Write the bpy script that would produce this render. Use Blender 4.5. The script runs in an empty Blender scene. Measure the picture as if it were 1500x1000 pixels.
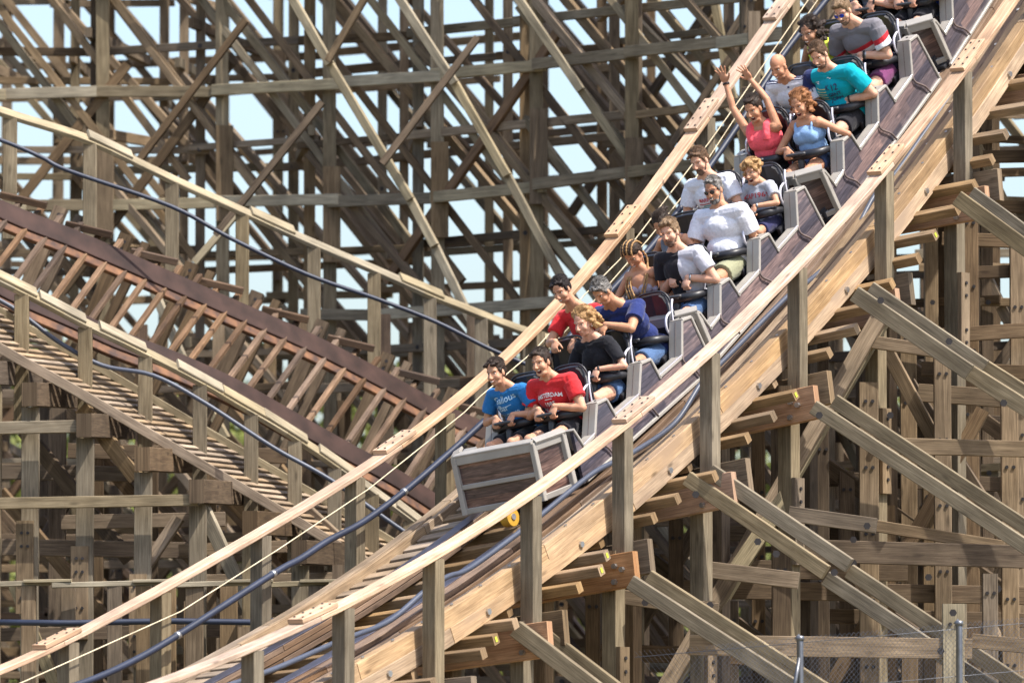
import bpy, bmesh, math, random
import numpy as np
from math import sin, cos, radians, pi
from mathutils import Vector, Matrix, noise
from mathutils.bvhtree import BVHTree
SC = bpy.context.scene
RNG = random.Random(7)

# ------------------------------------------------------------------ camera
CZ = 1.7; EL = radians(4); F = 9600.0
cam = bpy.data.cameras.new('camera'); camo = bpy.data.objects.new('camera', cam)
SC.collection.objects.link(camo); SC.camera = camo
camo.location = (0, 0, CZ); camo.rotation_euler = (radians(90) + EL, 0, 0)
cam.sensor_width = 36; cam.lens = F / 1500 * 36
cam.clip_start = 1; cam.clip_end = 4000
cam.dof.use_dof = True; cam.dof.focus_distance = 60.0; cam.dof.aperture_fstop = 2.1

# ------------------------------------------------------------------ sky and sun
SUN_DIR = Vector((0.42, -0.30, 0.86)).normalized()          # towards the sun
W = bpy.data.worlds.new('World'); SC.world = W; W.use_nodes = True
nt = W.node_tree; nt.nodes.clear()
out = nt.nodes.new('ShaderNodeOutputWorld'); bg = nt.nodes.new('ShaderNodeBackground')
sky = nt.nodes.new('ShaderNodeTexSky'); sky.sky_type = 'NISHITA'; sky.sun_disc = False
sky.sun_elevation = math.asin(SUN_DIR.z); sky.sun_rotation = math.atan2(SUN_DIR.x, SUN_DIR.y)
sky.air_density = 1.0; sky.dust_density = 3.0; sky.ozone_density = 1.5; sky.altitude = 50
bg.inputs['Strength'].default_value = 0.15
nt.links.new(sky.outputs[0], bg.inputs['Color']); nt.links.new(bg.outputs[0], out.inputs['Surface'])
sl = bpy.data.lights.new('sun', 'SUN'); sl.energy = 3.7; sl.angle = radians(0.53); sl.color = (1.0, 0.95, 0.87)
so = bpy.data.objects.new('sun', sl); SC.collection.objects.link(so)
so.rotation_euler = SUN_DIR.to_track_quat('Z', 'Y').to_euler()
SC.view_settings.view_transform = 'Standard'; SC.view_settings.look = 'None'
SC.view_settings.gamma = 1; SC.view_settings.use_curve_mapping = False
SC.view_settings.exposure = 0.97

# ------------------------------------------------------------------ plan geometry
def ray(px, py):
    x = (px - 750) / F; y = (500 - py) / F
    return np.array([x, cos(EL) - y * sin(EL), sin(EL) + y * cos(EL)])
CO = np.array([0, 0, CZ])
def P(px, py, Y):
    d = ray(px, py); return CO + d * (Y / d[1])
A = radians(36)
L0 = np.array([cos(A), -sin(A), 0]); H0 = np.array([-sin(A), -cos(A), 0]); R0 = np.array([.625, 60, 0])
def Pw(px, py, w):
    d = ray(px, py); return CO + d * ((w - (CO - R0) @ L0) / (d @ L0))
def stn(p): return (p - R0) @ H0
NEAR = [(1475, 10), (1420, 88), (1300, 243), (1168, 385), (1050, 503), (930, 608), (790, 713), (640, 813), (460, 903), (250, 995)]
FAR = [(1145, 13), (1030, 178), (915, 323), (820, 443), (725, 548), (580, 645), (400, 772), (210, 878), (90, 938), (0, 982)]
_n = np.array([Pw(x, y, 1.49) for x, y in NEAR]); _f = np.array([Pw(x, y, -1.49) for x, y in FAR])
PN = np.polyfit(stn0 := (_n - R0) @ H0, _n[:, 2], 4); PF = np.polyfit((_f - R0) @ H0, _f[:, 2], 4)
PFH = np.polyfit((_f - R0) @ H0, _f[:, 2], 6)
def _ext(p, s, a, b):
    sc = min(max(s, a), b); return np.polyval(p, sc) + (s - sc) * np.polyval(np.polyder(p), sc)
def zn(s): return _ext(PN, s, -6.0, 7.8)
def zf(s): return _ext(PF, s, -6.0, 6.4)
def zt(s, w): return zf(s) + (zn(s) - zf(s)) * (w + 1.49) / 2.98
def pt(s, w, h):
    q = R0 + H0 * s + L0 * w; return np.array([q[0], q[1], zt(s, w) + h])
def nrm(v): v = np.array(v, float); return v / np.linalg.norm(v)
def axes(s, w=0):
    T = nrm(pt(s + .05, w, 0) - pt(s - .05, w, 0)); L = nrm(pt(s, w + .5, 0) - pt(s, w - .5, 0))
    L = nrm(L - T * (L @ T)); N = nrm(np.cross(T, L)); N = N if N[2] > 0 else -N
    return T, L, N

# ------------------------------------------------------------------ object helpers
def link(o, parent=None):
    SC.collection.objects.link(o)
    if parent: o.parent = parent
    return o
def tag(o, label=None, cat=None, group=None, kind=None):
    for k, v in (('label', label), ('category', cat), ('group', group), ('kind', kind)):
        if v: o[k] = v
    return o
def thing(name, loc, label, cat, group=None):
    o = bpy.data.objects.new(name, None); o.location = loc; o.empty_display_size = .2
    return tag(link(o), label, cat, group)
def mesh_obj(name, verts, faces, mat, parent=None, loc=None, smooth=False, uvs=None, kind=None):
    me = bpy.data.meshes.new(name); me.from_pydata([tuple(map(float, v)) for v in verts], [], [tuple(int(i) for i in f) for f in faces])
    if mat: me.materials.append(mat)
    if uvs is not None:
        ul = me.uv_layers.new(name='UVMap'); ul.data.foreach_set('uv', np.array(uvs, 'f').ravel())
    if smooth: me.polygons.foreach_set('use_smooth', [True] * len(me.polygons))
    o = bpy.data.objects.new(name, me)
    if loc is not None: o.location = tuple(map(float, loc))
    if kind: o['kind'] = kind
    return link(o, parent)
def ploc(parent): return np.array(parent.location) if parent else np.zeros(3)

def strip(name, pts, waxs, taxs, w, t, mat, parent=None, c=0.006, u0=None, kind=None):
    """board swept along pts; chamfered rectangular section w (along wax) x t (along tax)"""
    hw, ht = w / 2, t / 2; c = min(c, hw * .4, ht * .4)
    sec = [(-hw + c, -ht), (hw - c, -ht), (hw, -ht + c), (hw, ht - c), (hw - c, ht), (-hw + c, ht), (-hw, ht - c), (-hw, -ht + c)]
    k = 8; per = [0]
    for i in range(k):
        a, b = sec[i], sec[(i + 1) % k]; per.append(per[-1] + math.hypot(a[0] - b[0], a[1] - b[1]))
    mid = np.mean(pts, axis=0); V = []; 
    for p, wa, ta in zip(pts, waxs, taxs):
        for a, b in sec: V.append(p - mid + wa * a + ta * b)
    n = len(pts); L = [0]
    for i in range(1, n): L.append(L[-1] + np.linalg.norm(pts[i] - pts[i - 1]))
    if u0 is None: u0 = RNG.random() * 40
    v0 = RNG.random() * 20; Fc = []; U = []
    for i in range(n - 1):
        for j in range(k):
            j2 = (j + 1) % k
            Fc.append((i * k + j, i * k + j2, (i + 1) * k + j2, (i + 1) * k + j))
            U += [(u0 + L[i], v0 + per[j]), (u0 + L[i], v0 + per[j + 1]), (u0 + L[i + 1], v0 + per[j + 1]), (u0 + L[i + 1], v0 + per[j])]
    Fc.append(tuple(range(k - 1, -1, -1))); U += [(u0 + sec[j][0] * .3, v0 + sec[j][1]) for j in range(k - 1, -1, -1)]
    Fc.append(tuple((n - 1) * k + j for j in range(k))); U += [(u0 + sec[j][0] * .3, v0 + sec[j][1]) for j in range(k)]
    return mesh_obj(name, V, Fc, mat, parent, mid - ploc(parent), uvs=U, kind=kind)

def beam(name, a, b, w, t, mat, parent=None, up=(0, 0, 1), c=0.005, kind=None):
    """straight timber a-b: w along 'up' made perpendicular, t across"""
    a = np.array(a, float); b = np.array(b, float); d = nrm(b - a); up = np.array(up, float)
    wa = up - d * (up @ d)
    if np.linalg.norm(wa) < 1e-3: wa = np.array([1., 0, 0]) - d * d[0]
    wa = nrm(wa); ta = nrm(np.cross(d, wa))
    return strip(name, [a, b], [wa, wa], [ta, ta], w, t, mat, parent, c, kind=kind)

def tube_geo(pts, r, k=8, cap=True):
    pts = [np.array(p, float) for p in pts]; V = []; Fc = []
    n = len(pts); rr = r if hasattr(r, '__len__') else [r] * n
    t = nrm(pts[1] - pts[0]); a = nrm(np.cross(t, (0.3, .2, 1) if abs(t[2]) < .9 else (1, 0, 0)))
    for i in range(n):
        t = nrm(pts[min(i + 1, n - 1)] - pts[max(i - 1, 0)]); a = nrm(a - t * (a @ t)); b = np.cross(t, a)
        for j in range(k):
            q = 2 * pi * j / k; V.append(pts[i] + (a * cos(q) + b * sin(q)) * rr[i])
    for i in range(n - 1):
        for j in range(k):
            j2 = (j + 1) % k; Fc.append((i * k + j, i * k + j2, (i + 1) * k + j2, (i + 1) * k + j))
    if cap: Fc.append(tuple(range(k - 1, -1, -1))); Fc.append(tuple((n - 1) * k + j for j in range(k)))
    return V, Fc
def crom(pts, m=6):
    pts = [np.array(p, float) for p in pts]; q = [2 * pts[0] - pts[1]] + pts + [2 * pts[-1] - pts[-2]]; o = []
    for i in range(1, len(q) - 2):
        for j in range(m):
            t = j / m; a, b, c, d = q[i - 1:i + 3]
            o.append(.5 * (2 * b + (c - a) * t + (2 * a - 5 * b + 4 * c - d) * t * t + (3 * b - a - 3 * c + d) * t ** 3))
    o.append(pts[-1]); return o
def tube(name, pts, r, mat, parent=None, k=8, kind=None):
    V, Fc = tube_geo(pts, r, k); mid = np.mean(V, axis=0)
    return mesh_obj(name, [v - mid for v in V], Fc, mat, parent, mid - ploc(parent), smooth=True, kind=kind)
def tube_l(name, pts, r, mat, parent, k=8):                  # points already in the parent's own frame
    V, Fc = tube_geo(pts, r, k); return mesh_obj(name, V, Fc, mat, parent, smooth=True)

class Geo:
    def __init__(s): s.v = []; s.f = []
    def add(s, V, Fc):
        b = len(s.v); s.v += list(V); s.f += [tuple(i + b for i in f) for f in Fc]; return s
    def obj(s, name, mat, parent=None, smooth=False, kind=None): return mesh_obj(name, s.v, s.f, mat, parent, smooth=smooth, kind=kind)
def hexbolt(r, h, k=6):
    V = [(r * cos(2 * pi * i / k), r * sin(2 * pi * i / k), z) for z in (0, h) for i in range(k)]
    Fc = [(i, (i + 1) % k, k + (i + 1) % k, k + i) for i in range(k)] + [tuple(range(k, 2 * k))]
    return V, Fc
_bolt = {}
def bolt(p, n, r, h, mat, parent):
    key = (round(r, 4), mat.name)
    if key not in _bolt:
        V, Fc = hexbolt(r, h); me = bpy.data.meshes.new('bolt'); me.from_pydata(V, [], Fc); me.materials.append(mat); _bolt[key] = me
    o = bpy.data.objects.new('bolt', _bolt[key]); o.location = tuple(np.array(p) - ploc(parent))
    o.rotation_euler = Vector(n).to_track_quat('Z', 'Y').to_euler(); return link(o, parent)

# ------------------------------------------------------------------ materials
def newmat(name):
    m = bpy.data.materials.new(name); m.use_nodes = True; n = m.node_tree; return m, n, n.nodes['Principled BSDF']
def nd(n, typ, **kw):
    x = n.nodes.new(typ)
    for k, v in kw.items():
        if hasattr(x, k): setattr(x, k, v)
        else: x.inputs[k.replace('_', ' ')].default_value = v
    return x
def ramp(n, src, stops):
    r = n.nodes.new('ShaderNodeValToRGB'); e = r.color_ramp.elements
    while len(e) < len(stops): e.new(.5)
    for i, (p, c) in enumerate(stops): e[i].position = p; e[i].color = (*c, 1) if len(c) == 3 else c
    n.links.new(src, r.inputs[0]); return r
def mixc(n, fac, a, b, mode='MIX'):
    x = n.nodes.new('ShaderNodeMix'); x.data_type = 'RGBA'; x.blend_type = mode
    for s, v in ((x.inputs[0], fac), (x.inputs[6], a), (x.inputs[7], b)):
        if hasattr(v, 'is_output'): n.links.new(v, s)
        else: s.default_value = v if not isinstance(v, tuple) else (*v[:3], 1)
    return x.outputs[2]
def wood(name, dark, light, rough=.8, var=.35, knots=.6, stain=None, grain=1.0, bump=.25):
    m, n, b = newmat(name)
    uv = nd(n, 'ShaderNodeUVMap'); mp = nd(n, 'ShaderNodeMapping'); mp.inputs['Scale'].default_value = (1.3, 16, 1)
    oi = nd(n, 'ShaderNodeObjectInfo')
    n.links.new(uv.outputs[0], mp.inputs[0])
    g = nd(n, 'ShaderNodeTexNoise'); g.inputs['Scale'].default_value = 1.6; g.inputs['Detail'].default_value = 8; g.inputs['Roughness'].default_value = .65
    g.inputs['Distortion'].default_value = .6
    n.links.new(mp.outputs[0], g.inputs['Vector'])
    mp2 = nd(n, 'ShaderNodeMapping'); mp2.inputs['Scale'].default_value = (3.0, 130, 1); n.links.new(uv.outputs[0], mp2.inputs[0])
    g2 = nd(n, 'ShaderNodeTexNoise'); g2.inputs['Scale'].default_value = 1.0; g2.inputs['Detail'].default_value = 4; n.links.new(mp2.outputs[0], g2.inputs['Vector'])
    r1 = ramp(n, g.outputs[0], [(.30, dark), (.72, light)])
    r2 = ramp(n, g2.outputs[0], [(.35, (1 - .35 * grain,) * 3), (.6, (1.06,) * 3)])
    col = mixc(n, 1.0, r1.outputs[0], r2.outputs[0], 'MULTIPLY')
    # blotchy weathering
    g3 = nd(n, 'ShaderNodeTexNoise'); g3.inputs['Scale'].default_value = 2.2; g3.inputs['Detail'].default_value = 5; n.links.new(uv.outputs[0], g3.inputs['Vector'])
    r3 = ramp(n, g3.outputs[0], [(.32, (.62, .60, .58)), (.62, (1.08, 1.06, 1.04))])
    col = mixc(n, .8, col, r3.outputs[0], 'MULTIPLY')
    if stain:
        g4 = nd(n, 'ShaderNodeTexNoise'); g4.inputs['Scale'].default_value = 1.1; g4.inputs['Detail'].default_value = 6
        m4 = nd(n, 'ShaderNodeMapping'); m4.inputs['Location'].default_value = (7, 3, 0); m4.inputs['Scale'].default_value = (1, 3, 1)
        n.links.new(uv.outputs[0], m4.inputs[0]); n.links.new(m4.outputs[0], g4.inputs['Vector'])
        r4 = ramp(n, g4.outputs[0], [(.5, (0, 0, 0)), (.68, (1, 1, 1))]); col = mixc(n, r4.outputs[0], col, stain)
    if knots:
        mk = nd(n, 'ShaderNodeMapping'); mk.inputs['Scale'].default_value = (2.2, 7, 1); n.links.new(uv.outputs[0], mk.inputs[0])
        vo = nd(n, 'ShaderNodeTexVoronoi'); vo.inputs['Scale'].default_value = 1.0; n.links.new(mk.outputs[0], vo.inputs['Vector'])
        rk = ramp(n, vo.outputs['Distance'], [(.05, (knots,) * 3), (.16, (0, 0, 0))])
        col = mixc(n, rk.outputs[0], col, tuple(x * .35 for x in dark))
    # per-piece brightness and hue
    mr = nd(n, 'ShaderNodeMapRange'); mr.inputs['To Min'].default_value = 1 - var; mr.inputs['To Max'].default_value = 1 + var * .75
    n.links.new(oi.outputs['Random'], mr.inputs[0])
    hs = nd(n, 'ShaderNodeHueSaturation'); n.links.new(mr.outputs[0], hs.inputs['Value']); n.links.new(col, hs.inputs['Color'])
    w1 = nd(n, 'ShaderNodeTexWhiteNoise'); w1.noise_dimensions = '1D'; n.links.new(oi.outputs['Random'], w1.inputs['W'])
    mr2 = nd(n, 'ShaderNodeMapRange'); mr2.inputs['To Min'].default_value = .78; mr2.inputs['To Max'].default_value = 1.12
    n.links.new(w1.outputs[0], mr2.inputs[0]); n.links.new(mr2.outputs[0], hs.inputs['Saturation'])
    n.links.new(hs.outputs[0], b.inputs['Base Color']); b.inputs['Roughness'].default_value = rough
    b.inputs['Specular IOR Level'].default_value = .25
    bp = nd(n, 'ShaderNodeBump'); bp.inputs['Strength'].default_value = bump; bp.inputs['Distance'].default_value = .006
    n.links.new(g2.outputs[0], bp.inputs['Height']); n.links.new(bp.outputs[0], b.inputs['Normal'])
    return m
def plain(name, col, rough=.5, metal=0, noise_amt=.25, scale=8, spec=.4, coat=0, bump=0.0):
    m, n, b = newmat(name)
    tc = nd(n, 'ShaderNodeTexCoord'); g = nd(n, 'ShaderNodeTexNoise'); g.inputs['Scale'].default_value = scale; g.inputs['Detail'].default_value = 6
    n.links.new(tc.outputs['Object'], g.inputs['Vector'])
    r = ramp(n, g.outputs[0], [(.3, tuple(c * (1 - noise_amt) for c in col)), (.7, tuple(min(1, c * (1 + noise_amt * .6)) for c in col))])
    n.links.new(r.outputs[0], b.inputs['Base Color']); b.inputs['Roughness'].default_value = rough; b.inputs['Metallic'].default_value = metal
    b.inputs['Specular IOR Level'].default_value = spec; b.inputs['Coat Weight'].default_value = coat
    if bump:
        bp = nd(n, 'ShaderNodeBump'); bp.inputs['Strength'].default_value = bump; bp.inputs['Distance'].default_value = .01
        n.links.new(g.outputs[0], bp.inputs['Height']); n.links.new(bp.outputs[0], b.inputs['Normal'])
    return m
M = {}
M['fresh'] = wood('fresh_pine', (.44, .275, .17), (.74, .52, .35), rough=.6, var=.12, knots=.8)
M['pine'] = wood('new_pine_beam', (.33, .205, .105), (.60, .415, .235), rough=.7, var=.18, knots=.8, stain=(.30, .20, .12))
M['tie'] = wood('tie_pine', (.20, .125, .06), (.40, .27, .145), rough=.75, var=.25)
M['red'] = wood('red_brown_timber', (.33, .17, .085), (.56, .33, .18), rough=.6, var=.2, knots=.5)
M['post'] = wood('weathered_post', (.15, .115, .07), (.30, .245, .16), rough=.85, var=.2)
M['grey'] = wood('grey_weathered_timber', (.150, .104, .062), (.315, .232, .145), rough=.85, var=.32)
M['greyd'] = wood('old_brown_timber', (.088, .057, .034), (.205, .145, .088), rough=.85, var=.35)
M['pale'] = wood('pale_weathered_timber', (.25, .205, .13), (.45, .38, .25), rough=.8, var=.15)
M['brown'] = wood('dark_brown_timber', (.07, .042, .026), (.16, .10, .06), rough=.7, var=.25)
M['slat'] = wood('walkway_timber', (.24, .17, .11), (.45, .34, .23), rough=.8, var=.2)
M['stack'] = wood('track_stack_timber', (.13, .08, .05), (.28, .18, .11), rough=.7, var=.3)
M['steel'] = plain('running_steel', (.20, .19, .23), rough=.28, metal=.9, noise_amt=.35, scale=5)
M['galv'] = plain('galvanised_bolt', (.55, .55, .55), rough=.35, metal=.9, noise_amt=.2, scale=20)
M['dark'] = plain('dark_bolt', (.035, .03, .03), rough=.6, metal=.3)
M['pipe'] = plain('blue_grey_pipe', (.020, .027, .052), rough=.5, noise_amt=.3, scale=3, spec=.5)
M['pipelt'] = plain('grey_air_pipe', (.065, .075, .105), rough=.42, metal=.0, noise_amt=.2, scale=3)
M['rope'] = plain('cream_rope', (.62, .52, .36), rough=.8)
M['yellow'] = plain('yellow_paint', (.50, .58, .05), rough=.5)
M['railtop'] = plain('dark_worn_rail', (.042, .022, .017), spec=.2, rough=.6, metal=.0, noise_amt=.5, scale=4)
M['fencewire'] = plain('galvanised_wire', (.16, .165, .18), rough=.4, metal=.7)

def rust():
    m, n, b = newmat('rusty_steel'); tc = nd(n, 'ShaderNodeTexCoord'); mp = nd(n, 'ShaderNodeMapping'); mp.inputs['Scale'].default_value = (1, 1, 1)
    g = nd(n, 'ShaderNodeTexNoise'); g.inputs['Scale'].default_value = 7; g.inputs['Detail'].default_value = 8; n.links.new(tc.outputs['Object'], g.inputs['Vector'])
    r = ramp(n, g.outputs[0], [(.35, (.05, .025, .018)), (.5, (.12, .052, .024)), (.72, (.22, .10, .042))])
    n.links.new(r.outputs[0], b.inputs['Base Color']); b.inputs['Roughness'].default_value = .75; return m
M['rust'] = rust()

# ------------------------------------------------------------------ ground
def ground():
    m, n, b = newmat('dry_grass_ground'); tc = nd(n, 'ShaderNodeTexCoord')
    g = nd(n, 'ShaderNodeTexNoise'); g.inputs['Scale'].default_value = .25; g.inputs['Detail'].default_value = 9; n.links.new(tc.outputs['Object'], g.inputs['Vector'])
    r = ramp(n, g.outputs[0], [(.35, (.10, .085, .05)), (.6, (.20, .17, .09)), (.75, (.09, .11, .04))])
    n.links.new(r.outputs[0], b.inputs['Base Color']); b.inputs['Roughness'].default_value = .95
    o = mesh_obj('ground', [(-3000, -500, 0), (3000, -500, 0), (3000, 3500, 0), (-3000, 3500, 0)], [(0, 1, 2, 3)], m); o['kind'] = 'structure'
ground()
# ------------------------------------------------------------------ near coaster track
NPX = [1530, 1410, 1295, 1168, 1040, 912, 778, 635, 503, 370, 235]
def s_of_px(px):                                             # station where the near rail shows at column px
    lo, hi = -9, 9.5
    for _ in range(40):
        m = (lo + hi) / 2; q = R0 + H0 * m + L0 * 1.49; X = 750 + F * q[0] / (q[1] * cos(EL) + (zn(m) - CZ) * sin(EL))
        if X > px: lo = m
        else: hi = m
    return lo
BENTS = [s_of_px(x) for x in NPX]
BENTS = [BENTS[0] - 1.45] + BENTS + [BENTS[-1] + 1.4]
S0, S1 = BENTS[0] - .3, BENTS[-1] + .5
track = thing('coaster_track', pt(0, 0, -6) * np.array([1, 1, 0]), 'steep pale pine coaster track diving from upper right to lower left, carrying the train', 'roller coaster track')
def rib(name, s0, s1, w, h, wd, th, mat, step=.35, zfun=None, **k):
    n = max(2, int((s1 - s0) / step) + 1); ss = np.linspace(s0, s1, n); Pt = []; Wx = []; Tx = []
    for s in ss:
        T, L, N = axes(s, w); p = pt(s, w, h)
        if zfun: p[2] = zfun(s) + h
        Pt.append(p); Wx.append(L); Tx.append(N)
    return strip(name, Pt, Wx, Tx, wd, th, mat, track, **k)
# lengths of timber with staggered joints
def course(name, w, h, wd, th, mat, off, ln=2.7):
    s = S0 - off
    while s < S1:
        a, b = max(s, S0), min(s + ln, S1)
        if b - a > .2: rib(name, a + .004, b - .004, w, h, wd, th, mat)
        s += ln
for sg in (1, -1):
    off = .9 if sg > 0 else 1.7
    if sg > 0: course('edge_beam', sg * 1.285, -.685, .11, .15, M['pine'], off)
    course('edge_beam', sg * 1.292, -.84, .125, .15, M['pine'] if sg > 0 else M['slat'], off + 1.3)
    course('inner_edge_beam', 1.165 if sg > 0 else -1.05, -.705 if sg > 0 else -.77, .11 if sg > 0 else .06, .12, M['pine' if sg > 0 else 'slat'], off + .6)
    if sg > 0: course('inner_edge_beam', sg * 1.165, -.83, .11, .12, M['stack'], off + 1.9); course('inner_board', .34, -.84, .05, .14, M['stack'], off + .2)
    course('track_stack', sg * (.54 if sg > 0 else .49), -.745, .30 if sg > 0 else .18, .05, M['stack'], off + .4)
    if sg > 0: course('track_stack', sg * .57, -.80, .30, .05, M['stack'], off + 1.4); course('track_stack', sg * .60, -.855, .30, .05, M['stack'], off + 2.1)
    else: course('track_stack', -.49, -.80, .18, .05, M['stack'], off + 1.4); course('track_stack', -.49, -.86, .18, .05, M['brown'], off + .4)
    if sg > 0: course('walk_board', sg * .83, -.83, .16, .05, M['slat'], off + 2.0); course('walk_board', sg * 1.01, -.78, .16, .05, M['stack'], off + .7)
    rib('running_rail', S0, S1, sg * .48, -.712, .14, .012, M['steel'])
s = S0
while s < S1:                                                 # slats of the far catwalk
    T, L, N = axes(s); a = pt(s, -1.01, -.80); b = pt(s, -.60, -.80); beam('catwalk_slat', a, b, .035, .13, M['slat'], track, up=N); s += .20
# cross ties
s = S0 + .1; k = 0
while s < S1:
    T, L, N = axes(s); e = 1.74 + RNG.uniform(-.10, .12) if not any(-.05 < s - q < .26 for q in BENTS) else 1.34; e2 = 1.45 + RNG.uniform(-.08, .08)
    a = pt(s, -e2, -.965); b = pt(s, e, -.965)
    beam('cross_tie', a, b, .09, .085, M['tie'], track, up=N)
    if RNG.random() < .45 and e > 1.5:
        d = nrm(b - a); q = b + d * .002
        beam('tie_end_mark', q, q + d * .003, .045, .03, M['yellow'], track, up=N, c=.001)
    s += .345; k += 1
# bents: posts, handrails, ledgers
def hz(s, sg): return zn(s) if sg > 0 else _ext(PFH, s, -5.6, 6.4)
for i, s in enumerate(BENTS):
    for sg in (1, -1):
        p = R0 + H0 * s + L0 * (1.49 * sg); top = hz(s, sg) - .03
        a = np.array([p[0], p[1], top]); b = np.array([p[0], p[1], top - 1.16])
        beam('handrail_post', b, a, .14, .135, M['post'], track, up=L0)
        q = R0 + H0 * s + L0 * (1.39 * sg); z0 = zt(s, 1.39 * sg) - 1.10
        beam('leg_post', np.array([q[0], q[1], 0]), np.array([q[0], q[1], z0]), .15, .15, M['post'], track, up=L0)
        if sg > 0:                                           # splice block lower on the leg
            zz = z0 - .85 - .3 * (i % 2)
            beam('leg_splice', np.array([q[0], q[1], zz - .8]) + L0 * .10, np.array([q[0], q[1], zz]) + L0 * .10, .05, .15, M['grey'], track, up=L0)
            for dz in (.1, .22, .55, .67): bolt(np.array([q[0], q[1], zz - dz]) + L0 * .127, L0, .018, .012, M['dark'], track)
    for ds, mt in ((.115, 'red'), (-.115, 'grey')):
        a = pt(s + ds, -1.75, -1.25); b = pt(s + ds, 1.72 + .06 * ((i * 7) % 3), -1.25)
        a[2] += 0; beam('ledger', a, b, .31, .08, M[mt], track)
        if ds > 0:
            for w_, dz in ((1.52, .07), (1.52, -.07), (1.60, 0.03)):
                q = pt(s + ds + .045, w_, -1.25 + dz); bolt(q, H0, .026, .03, M['galv'], track)
    for w_ in (.62, -.62):
        q = R0 + H0 * s + L0 * w_; beam('leg_post', np.array([q[0], q[1], 0]), np.array([q[0], q[1], zt(s, w_) - 1.04]), .14, .14, M['greyd'], track, up=L0)
    # bolts through the edge beam
    for dw, dh, r in ((1.355, -.83, .03),):
        q = pt(s + .45, dw, dh); bolt(q, L0, r, .02, M['galv'], track)
def rail_line(sg, spl):
    """handrail boards from splice to splice with bolted plates over the joints"""
    ss = sorted(spl); ends = [S0] + ss + [S1]
    for a, b in zip(ends[:-1], ends[1:]):
        n = max(2, int((b - a) / .35) + 1); Pt = []; Wx = []; Tx = []
        for s in np.linspace(a + .003, b - .003, n):
            p = R0 + H0 * s + L0 * (1.49 * sg); p[2] = hz(s, sg)
            p2 = R0 + H0 * (s + .05) + L0 * (1.49 * sg); p2[2] = hz(s + .05, sg)
            T = nrm(p2 - p); L = L0; N = nrm(np.cross(T, L)); N = N if N[2] > 0 else -N
            Pt.append(p); Wx.append(L); Tx.append(N)
        strip('handrail', Pt, Wx, Tx, .155, .048, M['fresh'], track, c=.008)
    for s in ss:
        p = R0 + H0 * s + L0 * (1.49 * sg); p[2] = hz(s, sg); p2 = R0 + H0 * (s + .1) + L0 * (1.49 * sg); p2[2] = hz(s + .1, sg)
        T = nrm(p2 - p); N = nrm(np.cross(T, L0)); N = N if N[2] > 0 else -N; c = p + N * .05
        beam('splice_plate', c - T * .25, c + T * .25, .16, .042, M['fresh'], track, up=L0)
        for t_ in (-.20, -.08, .08, .20):
            for w_ in (-.045, .045): bolt(c + T * (t_ + RNG.uniform(-.015, .015)) + L0 * w_ + N * .025, N, .011, .004, M['dark'], track)
rail_line(1, [s_of_px(x) for x in (1420, 1300, 930, 460)])
def s_far(px, py): return stn(Pw(px, py, -1.49))
rail_line(-1, [s_far(1145, 13), s_far(1030, 178), s_far(915, 323), s_far(580, 645), s_far(85, 940)])
# small bolts along the stacks
for s in np.arange(S0 + .2, S1, .42):
    q = pt(s, 1.09, -.66 + RNG.uniform(-.04, .04)); T, L, N = axes(s)
    None
    bolt(pt(s + .1, 1.285, -.60), N, .015, .012, M['galv'], track)
    bolt(pt(s, 1.01, -.75), N, .018, .014, M['galv'], track)

tag(tube('air_pipe', crom([Pw(x, y, .80) for x, y in ((1560, -90), (1400, 130), (1315, 250), (1282, 285), (1240, 360), (1187, 410), (1160, 428), (1060, 528), (1028, 560), (988, 620), (928, 662), (900, 676), (864, 696), (800, 748), (760, 780), (688, 832), (656, 844), (624, 864), (572, 908), (520, 930), (488, 942), (400, 980), (300, 1015))]), .025, M['pipelt']), 'wavy glossy grey pipe running beside the near edge of the steep pine track', 'pipe')
fp = [Pw(x, y, -1.30) for x, y in ((1300, -110), (1211, 0), (1145, 84), (1082, 183), (1000, 300), (955, 360), (898, 423), (800, 530), (708, 618), (648, 672), (592, 720), (532, 764), (480, 792), (440, 818), (400, 840), (260, 930), (190, 970), (120, 1000), (20, 1030))]
pp = tag(tube('conduit', crom(fp), .031, M['pipe']), 'thick dark blue conduit along the far handrail, disappearing behind the train', 'conduit')
for x, y in ((592, 720), (400, 840), (260, 930)):
    q = Pw(x, y, -1.30); T, L, N = axes(stn(q)); tube('pipe_clamp', [q - T * .02, q + T * .02], .036, M['galv'], pp)
    bpy.data.objects
for pts_, lb in ((((1330, -170), (1184, 0), (1130, 78), (1085, 144), (1040, 207), (908, 380), (856, 432), (780, 516), (704, 580), (680, 604), (540, 716), (405, 806), (265, 895), (120, 960), (30, 1000), (-60, 1040)), 'taut cream rope strung along the posts of the far handrail'),
                 (((1330, -165), (1198, 0), (1072, 180), (1009, 276), (949, 351), (880, 430), (800, 515)), 'thinner cream cord behind the rope on the upper half of the drop')):
    tag(tube('rope', [Pw(x, y, -1.37) for x, y in pts_], .0062, M['rope'], k=5), lb, 'rope')

# ------------------------------------------------------------------ braces and heavy timbers under the drop (lower right)
und = thing('support_trestle', P(1250, 1300, 60) * np.array([1, 1, 0]), 'grey batter braces and girts shoring the steep track at the lower right', 'trestle')
def B(name, x0, y0, Y0, x1, y1, Y1, w, t, mat='grey', par=None, up=None):
    a = P(x0, y0, Y0); b = P(x1, y1, Y1); u = up if up is not None else np.cross(b - a, (0.25, 1, 0.1))
    return beam(name, a, b, w, t, M[mat], par or und, up=u)
def pair(name, x0, y0, Y0, x1, y1, Y1, w, t, gap, mat='grey'):
    B(name, x0, y0, Y0, x1, y1, Y1, w, t, mat); B(name, x0 + gap, y0 - gap * .3, Y0 + .28, x1 + gap, y1 - gap * .3, Y1 + .28, w, t, mat)
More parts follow.
